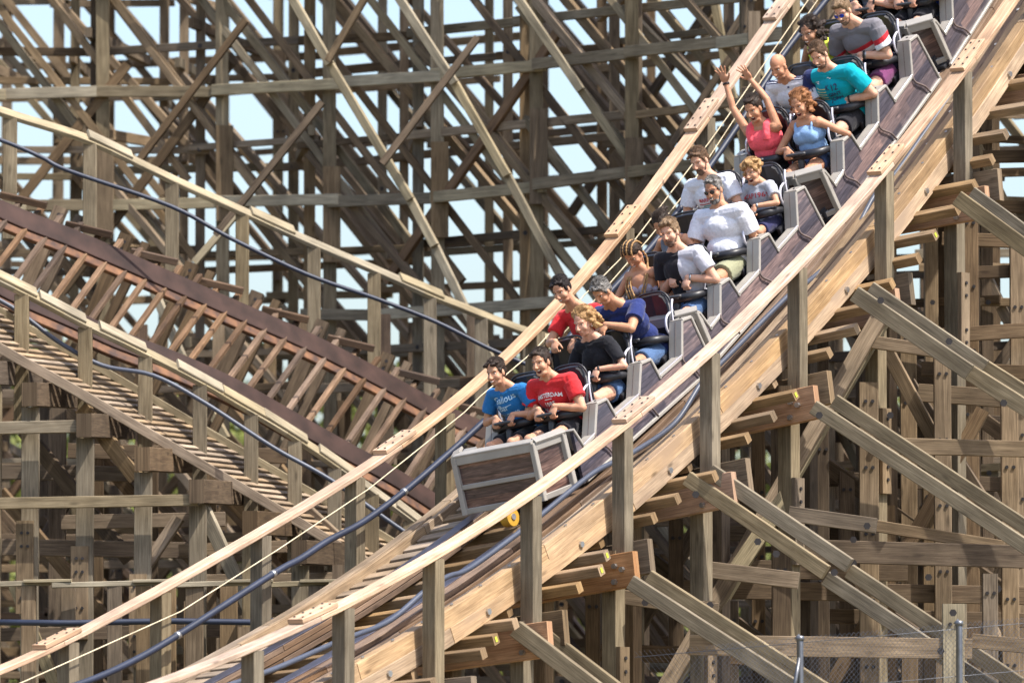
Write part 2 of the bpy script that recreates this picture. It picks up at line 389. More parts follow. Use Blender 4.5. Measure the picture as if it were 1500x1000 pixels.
# long batters, nearest first
pair('batter_brace', 1007, 700, 58.6, 1210, 838, 58.2, .135, .08, 34, 'post'); pair('batter_brace', 1210, 846, 58.35, 1460, 1012, 58.0, .135, .08, 34, 'post')
pair('batter_brace', 1192, 596, 59.6, 1560, 838, 59.0, .13, .08, 30, 'post')
pair('batter_brace', 924, 852, 57.6, 1230, 1048, 57.2, .13, .08, 26, 'post')
pair('batter_brace', 1252, 430, 60.4, 1420, 545, 60.2, .15, .08, 22, 'post'); pair('batter_brace', 1414, 541, 60.5, 1570, 640, 60.2, .15, .08, 22, 'post')
pair('batter_brace', 1402, 290, 61.6, 1560, 405, 61.4, .15, .08, 20, 'post')
pair('batter_brace', 756, 920, 56.6, 900, 1030, 56.3, .15, .08, 20, 'post')
for x0, y0, x1, y1, Y in ((1222, 838, 1208, 846, 58.3), ): pass
B('diagonal_brace', 1290, 462, 61.2, 962, 1030, 60.4, .15, .13, 'grey'); B('diagonal_brace', 1302, 466, 61.35, 974, 1034, 60.55, .05, .15, 'pale')
B('diagonal_brace', 1166, 706, 60.3, 1075, 840, 60.2, .15, .09, 'pale')
B('diagonal_brace', 1300, 515, 61.8, 1372, 650, 61.8, .13, .08, 'grey'); B('diagonal_brace', 1330, 560, 63, 1500, 830, 63, .14, .08, 'greyd')
B('diagonal_brace', 1160, 830, 63, 1130, 1010, 63, .14, .08, 'pale')
B('diagonal_brace', 940, 640, 62.5, 1340, 930, 62.5, .16, .1, 'greyd'); B('diagonal_brace', 900, 780, 62, 1190, 1000, 62, .16, .1, 'greyd')
B('diagonal_brace', 1180, 660, 63.4, 1520, 900, 63.4, .15, .1, 'greyd'); B('diagonal_brace', 1250, 480, 63.8, 1560, 700, 63.8, .15, .1, 'greyd')
B('diagonal_brace', 1440, 600, 62.6, 1220, 1000, 62.6, .13, .1, 'greyd'); B('diagonal_brace', 1040, 740, 63.2, 900, 980, 63.2, .13, .1, 'greyd')
# girts (horizontal) with a squared look
for x0, y0, x1, y1, Y, w, mt in ((1276, 652, 1600, 660, 61.0, .15, 'grey'), (1156, 752, 1284, 770, 60.0, .14, 'grey'), (1284, 770, 1470, 800, 60.9, .11, 'grey'),
        (1170, 806, 1600, 818, 60.8, .21, 'greyd'), (1050, 832, 1330, 838, 61.4, .17, 'greyd'), (1032, 833, 1170, 850, 59.6, .15, 'grey'),
        (900, 872, 1052, 894, 58.6, .13, 'grey'), (1010, 944, 1424, 950, 57.9, .18, 'grey'), (1424, 938, 1600, 955, 57.9, .13, 'grey'), (1000, 862, 1600, 874, 61.8, .17, 'greyd'),
        (1258, 498, 1410, 520, 61.2, .12, 'grey'), (1345, 575, 1560, 590, 62.2, .17, 'grey'), (1330, 495, 1560, 480, 63.2, .14, 'greyd'), (1350, 540, 1560, 548, 62.8, .14, 'greyd'),
        (1410, 400, 1560, 395, 63.5, .12, 'greyd'), (1380, 350, 1560, 356, 63.9, .13, 'greyd'), (1130, 900, 1500, 908, 62.8, .14, 'greyd'), (880, 955, 1120, 962, 61.2, .16, 'greyd'),
        (1170, 700, 1560, 712, 63.6, .14, 'greyd'), (1200, 610, 1560, 622, 63.9, .13, 'greyd'), (1400, 300, 1560, 305, 64.1, .12, 'greyd'), (1440, 230, 1560, 228, 64.1, .12, 'greyd'), (1040, 780, 1300, 784, 63.9, .15, 'greyd')):
    B('girt', x0, y0, Y, x1, y1, Y - .1, w, .09, mt, up=(0, 0, 1))
for x, y0, Y, w, mt in ((1272, 560, 61.3, .18, 'grey'), (1380, 520, 61.6, .16, 'grey'), (1478, 560, 61.6, .16, 'grey'), (1204, 440, 62.2, .12, 'greyd'), (1144, 806, 60.2, .17, 'greyd'),
        (1396, 884, 57.8, .19, 'pale'), (1330, 470, 63.4, .16, 'grey'), (1420, 300, 63.4, .16, 'greyd'), (1490, 330, 63.4, .15, 'grey'), (1240, 690, 63.4, .15, 'greyd'),
        (1110, 600, 63.2, .13, 'greyd'), (1362, 700, 63.0, .14, 'grey'), (1300, 740, 62.4, .14, 'greyd'), (1450, 840, 60.6, .14, 'grey'), (1070, 880, 61.4, .15, 'greyd'), (990, 760, 61.8, .14, 'greyd'), (868, 860, 61.0, .14, 'greyd'), (1345, 620, 64, .13, 'greyd')):
    a = P(x, y0, Y); b = a.copy(); b[2] = 0; beam('post', b, a, w, .12, M[mt], und, up=(1, 0, 0))
    for q in range(5):
        z = a[2] - .18 - q * .62
        if z > 2.3:
            for dx in (-.03, .035): bolt(np.array([a[0] + dx, a[1] - .062, z]), (0, -1, 0), .018, .012, M['dark'], und)
for x, y, Y in ((1110, 793, 58.3), (1137, 811, 58.2), (1019, 724, 58.6), (1396, 897, 57.7), (1378, 953, 57.75), (1250, 790, 60.7), (1300, 672, 60.9), (1250, 824, 60.7), (1360, 845, 60.7), (1462, 862, 60.7), (1304, 608, 61.2), (1222, 838, 58.1), (1302, 468, 60.9), (1290, 440, 60.3), (1200, 608, 59.4), (1166, 778, 59.9), (1270, 770, 59.9), (945, 882, 58.5), (1040, 886, 58.5), (1390, 500, 60.1), (1470, 590, 60.1)):
    bolt(P(x, y, Y - .08), (0, -1, 0), .034, .02, M['dark'], und)

# ------------------------------------------------------------------ middle track descending to the right
mid = thing('coaster_track', P(350, 1500, 66) * np.array([1, 1, 0]), 'older weathered coaster track with two rusty rails descending to the right at left', 'roller coaster track')
def ilerp(pts, x):
    xs = [p[0] for p in pts]; return float(np.interp(x, xs, [p[1] for p in pts]))
M1 = [(-120, 118), (0, 163), (130, 205), (250, 262), (345, 305), (455, 355), (560, 400), (640, 435), (760, 482), (840, 505), (930, 520)]
M2 = [(-120, 350), (0, 410), (60, 440), (125, 474), (200, 510), (293, 558), (345, 588), (400, 620), (440, 645), (520, 700), (610, 765), (680, 820)]
R1 = [(-120, 250), (0, 312), (100, 352), (200, 395), (320, 448), (450, 505), (550, 556), (640, 605), (740, 650), (860, 700)]
R2 = [(-120, 355), (0, 425), (100, 470), (165, 500), (250, 532), (340, 572), (420, 617), (500, 662), (570, 700), (636, 742), (720, 800)]
Y1 = lambda x: 67.5 + x * .004; Y2 = lambda x: 64.0 + x * .0035; YR1 = lambda x: 66.6 + x * .004; YR2 = lambda x: 65.3 + x * .0035
def line3(pts, Yf, m=4): return crom([P(x, y, Yf(x)) for x, y in pts], m)
def sw(name, P3, w, t, mat, par, wax=(0, 1, .0), k0=0, k1=None):
    Wx = []; Tx = []
    for i in range(len(P3)):
        d = nrm(P3[min(i + 1, len(P3) - 1)] - P3[max(i - 1, 0)]); wv = nrm(np.array(wax) - d * (np.array(wax) @ d)); Wx.append(wv); t_ = np.cross(d, wv); Tx.append(nrm(t_) if t_[2] > 0 else -nrm(t_))
    return strip(name, P3, Wx, Tx, w, t, mat, par)
def rail_boards(pts, Yf, par, n=5, mat='pale', w=.16, posts=(), drop=1.6, tilt=0):
    L3 = line3(pts, Yf)
    i = 0
    while i < len(L3) - 1:
        j = min(i + n, len(L3) - 1); sw('handrail', L3[i:j + 1], w, .05, M[mat], par, wax=(0, 1, tilt))
        if j < len(L3) - 1:
            d = nrm(L3[j + 1] - L3[j]); c = L3[j] + np.array([0, 0, .052]); sw('splice_plate', [c - d * .27, c + d * .27], w + .01, .032, M[mat], par, wax=(0, 1, tilt))
        i = j
    for x in posts:
        a = P(x, ilerp(pts, x) + 6, Yf(x)); b = a.copy(); b[2] -= drop; b[1] -= 0
        beam('handrail_post', b, a, .14, .12, M['post'], par, up=(1, 0, 0))
rail_boards(M1, Y1, mid, n=9, posts=(-70, 15, 132, 252, 355, 460, 548, 630, 705, 775, 840), drop=1.25, tilt=.5)
rail_boards(M2, Y2, mid, n=5, posts=(-60, 32, 125, 213, 293, 368, 432, 490, 545, 600), drop=1.35, tilt=.5)
for pts_, Yf, tp in ((R1, YR1, .10), (R2, YR2, .09)):
    L3 = line3(pts_, Yf)
    sw('rusty_rail', L3, .27, .12, M['railtop'], mid, wax=(0, 1, 1.1))
    sw('rusty_flange', [p + np.array([0, -.13, -.12]) for p in L3], .13, .05, M['rust'], mid, wax=(0, 1, 1.1))
x = -60
while x < 700:                                                # ties between and beyond the rails
    y2 = ilerp(R2, x) + 18; x2 = x + 78; y1 = ilerp(R1, x2) - 2
    beam('cross_tie', P(x, y2, YR2(x) + .15), P(x2 + 14, y1 - 24, YR1(x2) + .35), .05, .06, M['stack' if int(x) % 3 else 'brown'], mid)
    x += 29
for i, x in enumerate(range(-40, 760, 96)):                   # wide bent timbers and brackets behind the upper rail
    y = ilerp(R1, x)
    B('bent_timber', x - 62, y + 190, YR1(x) + .75, x + 34, y - 30, YR1(x) + .95, .14, .10, 'greyd', mid)
    B('bent_timber', x - 40, y + 190, YR1(x) + 1.1, x + 62, y - 18, YR1(x) + 1.3, .09, .08, 'greyd', mid)
    B('bracket', x + 40, y - 6, YR1(x) + .5, x + 108, y + 10, YR1(x) + .5, .07, .14, 'brown', mid)
    for q in (0, 1, 2): bolt(P(x + 30 - q * 5, y - 20 + q * 11, YR1(x) + .86), (0, -1, 0), .02, .012, M['dark'], mid)
# lower walkway: slats, kerb boards
E0 = [(-120, 435), (0, 510), (100, 566), (200, 624), (300, 683), (400, 742), (480, 790), (560, 838)]     # lower edge
E1 = [(-120, 330), (0, 452), (90, 500), (225, 556), (300, 592), (400, 650), (485, 702), (580, 768), (650, 815)]
Ye0 = lambda x: 63.6 + x * .0035; Ye1 = lambda x: 64.7 + x * .0035
x = -110
while x < 560:
    y0 = ilerp(E0, x); xx = x + 70; y1 = ilerp(E1, xx)
    a = P(x, y0, Ye0(x)); b = P(x + 118, y0 + 13, Ye1(x + 118))
    beam('walkway_slat', a, b, .03, .058, M['slat'], mid, up=(0, -.8, .6))
    x += 15.5
sw('kerb_board', line3(E0, lambda x: Ye0(x) - .03), .06, .10, M['slat'], mid)
sw('kerb_board', line3([(x + 40, y - 30) for x, y in E0], lambda x: Ye1(x) - .2), .05, .08, M['pale'], mid)
for x in (-10, 45, 125, 210, 290, 368, 440, 500):            # ledger ends under the walkway in dark timber for the char
    y = ilerp(E0, x) + 42
    a = P(x - 26, y, 63.3); b = P(x + 22, y, 64.4); 
    beam('ledger', P(x - 2, y, 63.2), P(x + 62, y + 4, 65.6), .23, .15, M['greyd'], mid)
    beam('leg_post', P(x, y + 20, 63.55) * np.array([1, 1, 0]), P(x, y + 20, 63.55), .17, .14, M['post'], mid, up=(1, 0, 0))
    beam('leg_post', P(x + 95, y + 20, 66.3) * np.array([1, 1, 0]), P(x + 95, y + 20, 66.3), .17, .14, M['greyd'], mid, up=(1, 0, 0))
    zz = P(x, y + 190 - x * .1, 63.55)
    beam('leg_splice', zz - [0.05, .09, .9], zz - [0.05, .09, 0], .17, .05, M['grey'], mid, up=(1, 0, 0))
    for q in (.12, .25, .6, .75):
        for dx in (-.03, .03): bolt(zz - [.05 + dx, .12, q], (0, -1, 0), .016, .012, M['dark'], mid)
for x0, y0, x1, y1, Y, w, mt in ((-60, 628, 122, 624, 63.3, .12, 'post'), (-60, 738, 290, 732, 63.3, .11, 'post'), (90, 765, 330, 760, 64, .14, 'grey'), (-60, 800, 300, 806, 64.8, .16, 'greyd'),
        (262, 806, 420, 800, 64, .12, 'grey'), (100, 660, 420, 668, 66, .15, 'greyd'), (-60, 690, 200, 694, 65.6, .15, 'greyd'), (300, 850, 540, 846, 64.6, .12, 'grey'), (-60, 930, 420, 922, 64.6, .13, 'greyd'), (380, 740, 560, 748, 66.5, .14, 'greyd')):
    B('girt', x0, y0, Y, x1, y1, Y, w, .1, mt, mid, up=(0, 0, 1))
for x0, y0, x1, y1, Y, w, mt in ((262, 758, 200, 850, 63.6, .11, 'slat'), (290, 728, 370, 900, 63.8, .13, 'pale'), (120, 596, 200, 700, 64.4, .15, 'grey'), (35, 630, 190, 820, 65.2, .14, 'greyd'),
        (0, 720, 150, 900, 66, .13, 'greyd'), (120, 640, 330, 870, 66.4, .14, 'greyd'), (300, 690, 480, 880, 66.4, .14, 'greyd'), (440, 740, 560, 850, 65.6, .14, 'grey'), (150, 640, 60, 800, 66.8, .12, 'brown'), (20, 850, 80, 1000, 64.6, .12, 'pale'),
        (200, 860, 330, 1000, 66.0, .12, 'greyd'), (330, 830, 450, 980, 66.4, .12, 'greyd'), (60, 560, 260, 760, 67, .12, 'greyd'), (200, 600, 420, 830, 67.2, .12, 'greyd')):
    B('diagonal_brace', x0, y0, Y, x1, y1, Y, w, .09, mt, mid)
tag(tube('conduit', crom([P(x, y, 67.1) for x, y in ((-120, 165), (0, 205), (60, 230), (100, 250), (250, 302), (340, 350), (450, 402), (550, 437), (640, 472), (720, 512), (800, 545))]), .023, M['pipe']), 'dark blue sagging conduit under the upper handrail of the middle track', 'conduit')
tag(tube('air_pipe', crom([P(x, y, 64.5) for x, y in ((-120, 400), (0, 440), (85, 500), (150, 535), (225, 550), (300, 590), (400, 655), (485, 703), (580, 770), (650, 815))]), .023, M['pipelt']), 'blue grey pipe lying along the slatted walkway at left', 'pipe')

# far low track crossing the lower left, only its rail, posts and pipe show
low = thing('guard_rail', P(250, 1500, 62.8) * np.array([1, 1, 0]), 'level weathered guard rail with short posts across the lower left', 'railing')
for a_, b_ in ((-60, 75), (75, 235), (235, 370), (370, 480), (480, 600)):
    B('handrail', a_ + 1, 857, 62.8, b_ - 1, 853, 62.9, .05, .15, 'pale', low, up=(0, 0, 1)); B('splice_plate', a_ - 40, 851, 62.8, a_ + 30, 850, 62.8, .03, .14, 'pale', low, up=(0, 0, 1))
for x in (42, 100, 168, 210, 245, 285, 335, 385, 465, 520): B('handrail_post', x, 858, 62.85 + (x % 3) * .2, x, 1035, 62.85 + (x % 3) * .2, .17 if x % 2 else .14, .12, 'grey', low, up=(1, 0, 0))
tag(tube('conduit', [P(x, y, 62.6) for x, y in ((-80, 910), (100, 912), (250, 909), (380, 911), (460, 903), (540, 905))], .03, M['pipe']), 'dark level conduit fixed to the guard rail posts at lower left', 'conduit')

# ------------------------------------------------------------------ background timber lattice
def Ybg(x): return 75.5 - 5.2 * max(0, min(1.3, (x - 250) / 850)) ** 1.2
def lattice(k, Yoff, x0, x1, step, ztop, zstep, zbase, seed, label, mats, zlow=0.0, cross=True, pw=.118, diag=1, align=None):
    R = random.Random(seed)
    root = thing('trestle', P((x0 + x1) / 2, 1000, Ybg((x0 + x1) / 2) + Yoff) * np.array([1, 1, 0]), label, 'trestle', None)
    xs = []; x = x0
    while x < x1: xs.append(x + R.uniform(-9, 9)); x += step * R.uniform(.92, 1.08)
    if align is not None: xs = [x + align + R.uniform(-5, 5) for x in range(-168, 1640, 159)]
    cols = [P(x, 500, Ybg(x) + Yoff) for x in xs]
    zs = []; z = zbase
    while z < ztop: zs.append(z); z += zstep
    bg_ = Geo()
    def node(i, z, dy=0): return np.array([cols[i][0], cols[i][1] + dy, z])
    for i, c in enumerate(cols):
        beam('post', (c[0], c[1], 0), (c[0], c[1], ztop + .5), pw * R.uniform(.9, 1.1), .15, M[mats[R.randrange(len(mats))]], root, up=(1, 0, 0), c=.004)
        if R.random() < (.8 if diag > 1 else .5):
            z = zs[R.randrange(len(zs))] + R.uniform(-.3, .3)
            beam('post_splice', (c[0] + .03, c[1] - .11, z - .55), (c[0] + .03, c[1] - .11, z + .55), pw * 1.15, .06, M[mats[0]], root, up=(1, 0, 0), c=.004)
            for q in range(4):
                for dx in (.0, .07): 
                    V, Fc = hexbolt(.017, .02); bg_.add([np.array((c[0] + dx + v[0], c[1] - .14 - v[2], z - .45 + q * .28 + v[1])) - ploc(root) for v in V], [f[::-1] for f in Fc])
    for j, z in enumerate(zs):
        i = 0
        while i < len(cols) - 1:
            n = 2 if R.random() < .5 else 1; i2 = min(i + n, len(cols) - 1)
            if R.random() < .93:
                dz = R.uniform(-.03, .03); dy = -.13 if j % 2 else .13
                beam('ledger', node(i, z + dz, dy) - [.12, 0, 0], node(i2, z + dz + R.uniform(-.06, .06), dy * R.choice((1, 1.6))) + [.12, 0, 0], .085 * R.uniform(.85, 1.25), .06, M[mats[R.randrange(len(mats))]], root)
            i = i2
        for i in range(len(cols)):
            if cross and R.random() < .4:                     # short girts running back to the next trestle
                a = node(i, z + R.uniform(.1, .25)); b = a + [R.uniform(-.5, .9), 2.1, R.uniform(-.1, .1)]
                beam('girt', a - (b - a) * .15, b, .12, .07, M[mats[R.randrange(len(mats))]], root)
            if R.random() < .45:
                V, Fc = hexbolt(.028, .02); p = node(i, z, -.21); bg_.add([p + (v[0], -v[2], v[1]) - ploc(root) for v in V], [f[::-1] for f in Fc])
    span = 3
    for i in range(-span, len(cols) + 1):
        for j in range(0, len(zs), 3 if diag < 2 else 2):
            if R.random() < (.92 if diag < 2 else .8):
                ja = j + R.choice((0, 1)); a_i, b_i = i, i + span
                if a_i < 0 or b_i > len(cols) - 1 or ja + 4 > len(zs) - 1: 
                    continue
                dy = R.choice((-.2, -.2, .2))
                a = node(a_i, zs[ja + 4] + R.uniform(-.2, .2), dy); b = node(b_i, zs[ja] + R.uniform(-.2, .2), dy)
                beam('diagonal_brace', a, b, .09 * R.uniform(.85, 1.15), .08, M[mats[R.randrange(len(mats))]], root)
            if R.random() < .15 and i >= 0 and i + 1 < len(cols) and j + 1 < len(zs):
                a = node(i, zs[j] + .05, -.28); b = node(i + 1, zs[min(j + 1, len(zs) - 1)] + .5, -.28)
                beam('counter_brace', a - (b - a) * .3, b + (b - a) * .3, .11, .07, M['greyd' if R.random() < .6 else 'stack'], root)
    if bg_.v: bg_.obj('bolt_heads', M['dark'], root, kind='stuff')
    return root
G = ('grey', 'greyd', 'grey', 'post')
zl = 9.8 - 1.29 * 7
LAT = [(0, 0.0, -160, 1500, 158, 14.5, 1.29, 'nearest grey timber trestle in the lattice filling the upper left background'),
       (1, 2.3, -210, 1620, 142, 14.9, 1.22, 'second row of crossed grey timbers behind the nearest background trestle'),
       (2, 4.9, -160, 1620, 160, 15.4, 1.33, 'third row back of crossed timbers in the background lattice'),
       (3, 7.6, -230, 1640, 150, 15.8, 1.35, 'farthest row of crossed timbers, thin against the bright sky')]
for k, Yo, a_, b_, st_, zt_, zs_, lb in LAT:
    lattice(k, Yo, a_, b_, st_ * 1.05, zt_, zs_ * .93, zl + (.0, .42, .85, .25, .62, .1)[k], 11 + k * 5, lb, G if k < 3 else ('greyd', 'grey', 'greyd'), align=(-12, -40, -66, 14)[k])
for k, (Yo, st_, lb) in enumerate(((-2.2, 118, 'dense low trestle standing in front of the lattice, below the middle track'), (1.1, 104, 'second dense low trestle row half hidden under the middle track'),
                                   (7.4, 110, 'rearmost dense low trestle row in front of the trees'))):
    lattice(20 + k, Yo, -150, 1620, st_, 6.6 + Yo * .04, .82, .5 + .23 * k, 77 + k * 3, lb, ('greyd', 'grey', 'greyd', 'brown'), cross=False, pw=.13, diag=2)
lattice(31, -2.3, 1210, 1640, 76, 10.6, .86, 2.4, 501, 'close set weathered trestle at the right edge behind the steep track', ('grey', 'greyd', 'post'), cross=False, pw=.13, diag=1)
lattice(32, -0.6, 1100, 1640, 88, 9.6, 1.0, 2.2, 517, 'second row of timbers at right, behind the close set trestle', ('greyd', 'grey'), cross=False, pw=.12, diag=1)
# long raking braces in pale timber
rk = thing('raking_braces', P(620, 1500, 72) * np.array([1, 1, 0]), 'long pale raking braces slanting through the lattice at centre', 'brace')
for pts_ in (((418, -20), (482, 92), (600, 290)), ((600, 290), (636, 358), (705, 500), (760, 600)), ((560, -40), (665, 120), (742, 255)), ((742, 255), (830, 420), (900, 540)), ((1040, -40), (1062, 95), (1102, 262)),
             ((215, 400), (265, 520), (330, 640)), ((740, -30), (850, 130), (960, 290))):
    for a_, b_ in zip(pts_[:-1], pts_[1:]): B('raking_brace', a_[0], a_[1], 71.5, b_[0] + 1, b_[1] + 2, 71.4, .09, .09, 'pale' if len(pts_) > 2 else 'post', rk)
for x0, y0, x1, y1, mt in ((472, 150, 316, 345, 'greyd'), (545, -20, 480, 90, 'grey'), (1100, 40, 985, 210, 'greyd'), (985, 210, 900, 330, 'greyd'), (345, 315, 285, 385, 'pale'), (360, 30, 200, 240, 'greyd'), (700, 55, 560, 240, 'greyd'), (1120, -30, 1065, 60, 'grey')):
    B('counter_brace', x0, y0, 71.0, x1, y1, 71.0, .075, .08, mt, rk)

for pl in (((-160, 138), (0, 137), (150, 135), (320, 133), (500, 122), (640, 110), (790, 96), (925, 78), (1060, 62), (1200, 45)), ((-160, 302), (30, 300), (160, 299), (320, 297), (490, 294), (640, 288), (790, 272), (925, 252), (1010, 240)),
        ((450, 462), (560, 460), (700, 452), (820, 440)), ((-160, -20), (0, -22), (150, -24), (330, -26), (600, -40))):
    for a_, b_ in zip(pl[:-1], pl[1:]): B('ledger', a_[0] - 8, a_[1] + RNG.uniform(-2, 2), Ybg(a_[0]) - .35, b_[0] + 8, b_[1] + RNG.uniform(-2, 2), Ybg(b_[0]) - .35 - .05 * (a_[0] % 3), .125, .07, 'post' if a_[0] % 4 else 'pale', rk, up=(0, 0, 1))
for x in (150, 325, 482, 640, 785, 925): B('post', x, -60, Ybg(x) - .25, x + 2, 640, Ybg(x) - .25, .15, .12, 'post', rk, up=(1, 0, 0)); B('post_splice', x + 4, 150 + x % 97, Ybg(x) - .38, x + 4, 290 + x % 97, Ybg(x) - .38, .2, .06, 'grey', rk, up=(1, 0, 0))
for x0, y0, n_ in ((165, 0, 3), (-20, 10, 4), (350, -20, 4), (520, -30, 5), (680, -20, 4), (850, -60, 4), (30, -60, 3), (250, -60, 5), (440, 20, 4), (600, 30, 4), (760, 10, 3)):
    B('diagonal_brace', x0, y0, Ybg(x0) - .15, x0 + 82 * n_, y0 + 108 * n_, Ybg(x0 + 80 * n_) - .15, .085, .07, ('grey', 'post', 'greyd')[x0 % 3], rk)
# ------------------------------------------------------------------ chain link fence at the lower right
fe = thing('chain_link_fence', P(1250, 1300, 55.6) * np.array([1, 1, 0]), 'galvanised chain link fence with metal posts in the bottom right corner', 'fence')
for x, y in ((1172, 936), (1405, 914), (1640, 896)):
    a = P(x, y, 55.6); b = a.copy(); b[2] = 0; tube('fence_post', [b, a, a + np.array([-.03, 0, .03])], .028, M['fencewire'], fe)
    tube('post_cap', [a + [0, 0, -.01], a + [0, 0, .03]], .034, M['fencewire'], fe)
    if x == 1172: tube('stay', [a - [0, 0, .12], P(x - 12, y + 90, 55.5)], .018, M['fencewire'], fe)
xa, xb = P(930, 962, 55.6), P(1640, 900, 55.6); n = 105; Gw = Geo()
for i in range(n):
    for sg in (1, -1):
        p = xa + (xb - xa) * (i / (n - 1)); p = p + [0, 0, .05]; q = p + np.array([sg * .62, 0, -.75])
        if xa[0] < q[0] < xb[0]: Gw.add(*[([v - ploc(fe) for v in g[0]], g[1]) if 0 else g for g in [(lambda VV: ([v - ploc(fe) for v in VV[0]], VV[1]))(tube_geo([p, q], .0015, 3, False))]][0])
Gw.obj('wire_mesh', M['fencewire'], fe, kind='stuff')
tube('line_wire', [xa, xb], .003, M['fencewire'], fe, k=4)
tube('line_wire', [xa - [0, 0, .4], xb - [0, 0, .4]], .003, M['fencewire'], fe, k=4)

# ------------------------------------------------------------------ trees beyond
leafm = plain('tree_leaves', (.16, .18, .035), rough=.7, noise_amt=.6, scale=.8); bark = plain('bark', (.10, .07, .05), rough=.9)
def tree(x, Y, h, r, seed, label):
    R = random.Random(seed); c = P(x, 500, Y); root = thing('tree', (c[0], c[1], 0), label, 'tree', 'trees behind the coaster')
    V, Fc = tube_geo(crom([(0, 0, 0), (.1, 0, h * .3), (-.1, .1, h * .6), (0, 0, h * .85)], 3), [.3 - .02 * i for i in range(10)], 7); mesh_obj('trunk', V, Fc, bark, root, smooth=True)
    for q in range(5):
        an = R.uniform(0, 6.28); V, Fc = tube_geo([(0, 0, h * .35), (cos(an) * r * .4, sin(an) * r * .4, h * .55), (cos(an) * r * .75, sin(an) * r * .75, h * .75)], [.12, .08, .03], 5); mesh_obj('limb', V, Fc, bark, root)
    g = Geo(); cl = [(R.uniform(-r, r) * .8, R.uniform(-r, r) * .8, h * R.uniform(.35, .95), R.uniform(.25, .45) * r) for _ in range(26)]
    for _ in range(3600):
        a = R.choice(cl); v = Vector((R.gauss(0, 1), R.gauss(0, 1), R.gauss(0, 1))).normalized() * a[3] * R.uniform(.6, 1.1)
        p = np.array(a[:3]) + np.array(v) * [1, 1, .8]; u = np.array([R.gauss(0, 1) for _ in range(3)]); u = nrm(u) * .12; w = nrm(np.cross(u, [R.gauss(0, 1) for _ in range(3)])) * .08
        g.add([p - u, p + w, p + u, p - w], [(0, 1, 2, 3)])
    g.obj('crown', leafm, root)
for i, x in enumerate(range(-150, 1700, 125)):
    tree(x, 108 + (i * 37 % 17), (8.6, 9.6, 8.0, 9.8, 8.8)[i % 5], 2.4 + (i % 3) * .5, 300 + i, 'green tree beyond the timbers, ' + ('outside the left edge of the view', 'at the far left edge', 'second from the left edge', 'behind the guard rail at lower left', 'behind the slatted walkway', 'behind the end of the middle track', 'left of the wood grained nose', 'behind the front row of riders', 'behind the train midway', 'under the steep beam right of centre', 'behind the first batter brace', 'behind the long diagonal brace', 'behind the right hand posts', 'near the right edge above the fence', 'outside the right edge')[i])
# ------------------------------------------------------------------ train
M['trim'] = plain('pale_grey_trim', (.34, .315, .28), rough=.38, noise_amt=.12, scale=6, spec=.5)
M['black'] = plain('black_vinyl', (.018, .018, .022), rough=.42, noise_amt=.3, scale=12, spec=.5)
M['bar'] = plain('dark_grey_grip', (.06, .06, .065), rough=.4)
M['tube'] = plain('white_tube', (.62, .60, .66), rough=.25, metal=.35, noise_amt=.1)
M['chass'] = plain('black_chassis', (.03, .03, .035), rough=.5)
M['yell2'] = plain('yellow_wheel', (.50, .28, .03), rough=.5)
M['cord'] = plain('brown_cord', (.16, .12, .11), rough=.6)
M['edge'] = plain('bright_edge_trim', (.60, .57, .60), rough=.25, metal=.5, noise_amt=.1)
def panelmat(name='printed_wood_panel', c3=((.055, .048, .052), (.125, .105, .108), (.24, .195, .185))):
    m, n, b = newmat(name); tc = nd(n, 'ShaderNodeTexCoord')
    sp = nd(n, 'ShaderNodeSeparateXYZ'); n.links.new(tc.outputs['Object'], sp.inputs[0])
    mp = nd(n, 'ShaderNodeMapping'); mp.inputs['Scale'].default_value = (3, 2.5, 30); n.links.new(tc.outputs['Object'], mp.inputs[0])
    g = nd(n, 'ShaderNodeTexNoise'); g.inputs['Scale'].default_value = 1.5; g.inputs['Detail'].default_value = 8; g.inputs['Distortion'].default_value = 1.2
    n.links.new(mp.outputs[0], g.inputs['Vector'])
    mu = nd(n, 'ShaderNodeMath', operation='MULTIPLY'); mu.inputs[1].default_value = 11; n.links.new(sp.outputs[2], mu.inputs[0])
    fl = nd(n, 'ShaderNodeMath', operation='FLOOR'); n.links.new(mu.outputs[0], fl.inputs[0])
    y2 = nd(n, 'ShaderNodeMath', operation='MULTIPLY'); y2.inputs[1].default_value = 1.6; n.links.new(sp.outputs[1], y2.inputs[0])
    ad = nd(n, 'ShaderNodeMath', operation='MULTIPLY_ADD'); ad.inputs[1].default_value = .37; n.links.new(fl.outputs[0], ad.inputs[0]); n.links.new(y2.outputs[0], ad.inputs[2])
    f2 = nd(n, 'ShaderNodeMath', operation='FLOOR'); n.links.new(ad.outputs[0], f2.inputs[0])
    cx = nd(n, 'ShaderNodeCombineXYZ'); n.links.new(fl.outputs[0], cx.inputs[0]); n.links.new(f2.outputs[0], cx.inputs[1])
    wn = nd(n, 'ShaderNodeTexWhiteNoise'); n.links.new(cx.outputs[0], wn.inputs['Vector'])
    r = ramp(n, g.outputs[0], [(.3, c3[0]), (.52, c3[1]), (.75, c3[2])])
    r2 = ramp(n, wn.outputs[0], [(0, (.42, .46, .60)), (.5, (.95, .9, .95)), (1, (1.75, 1.4, 1.25))])
    col = mixc(n, 1.0, r.outputs[0], r2.outputs[0], 'MULTIPLY')
    fr = nd(n, 'ShaderNodeMath', operation='FRACT'); n.links.new(mu.outputs[0], fr.inputs[0])
    rl = ramp(n, fr.outputs[0], [(.0, (.3, .3, .3)), (.06, (1, 1, 1))]); col = mixc(n, 1.0, col, rl.outputs[0], 'MULTIPLY')
    n.links.new(col, b.inputs['Base Color']); b.inputs['Roughness'].default_value = .33; b.inputs['Specular IOR Level'].default_value = .6; return m
M['panel'] = panelmat(); M['nose'] = panelmat('dark_wood_nose_panel', ((.055, .030, .023), (.14, .082, .062), (.30, .19, .14)))

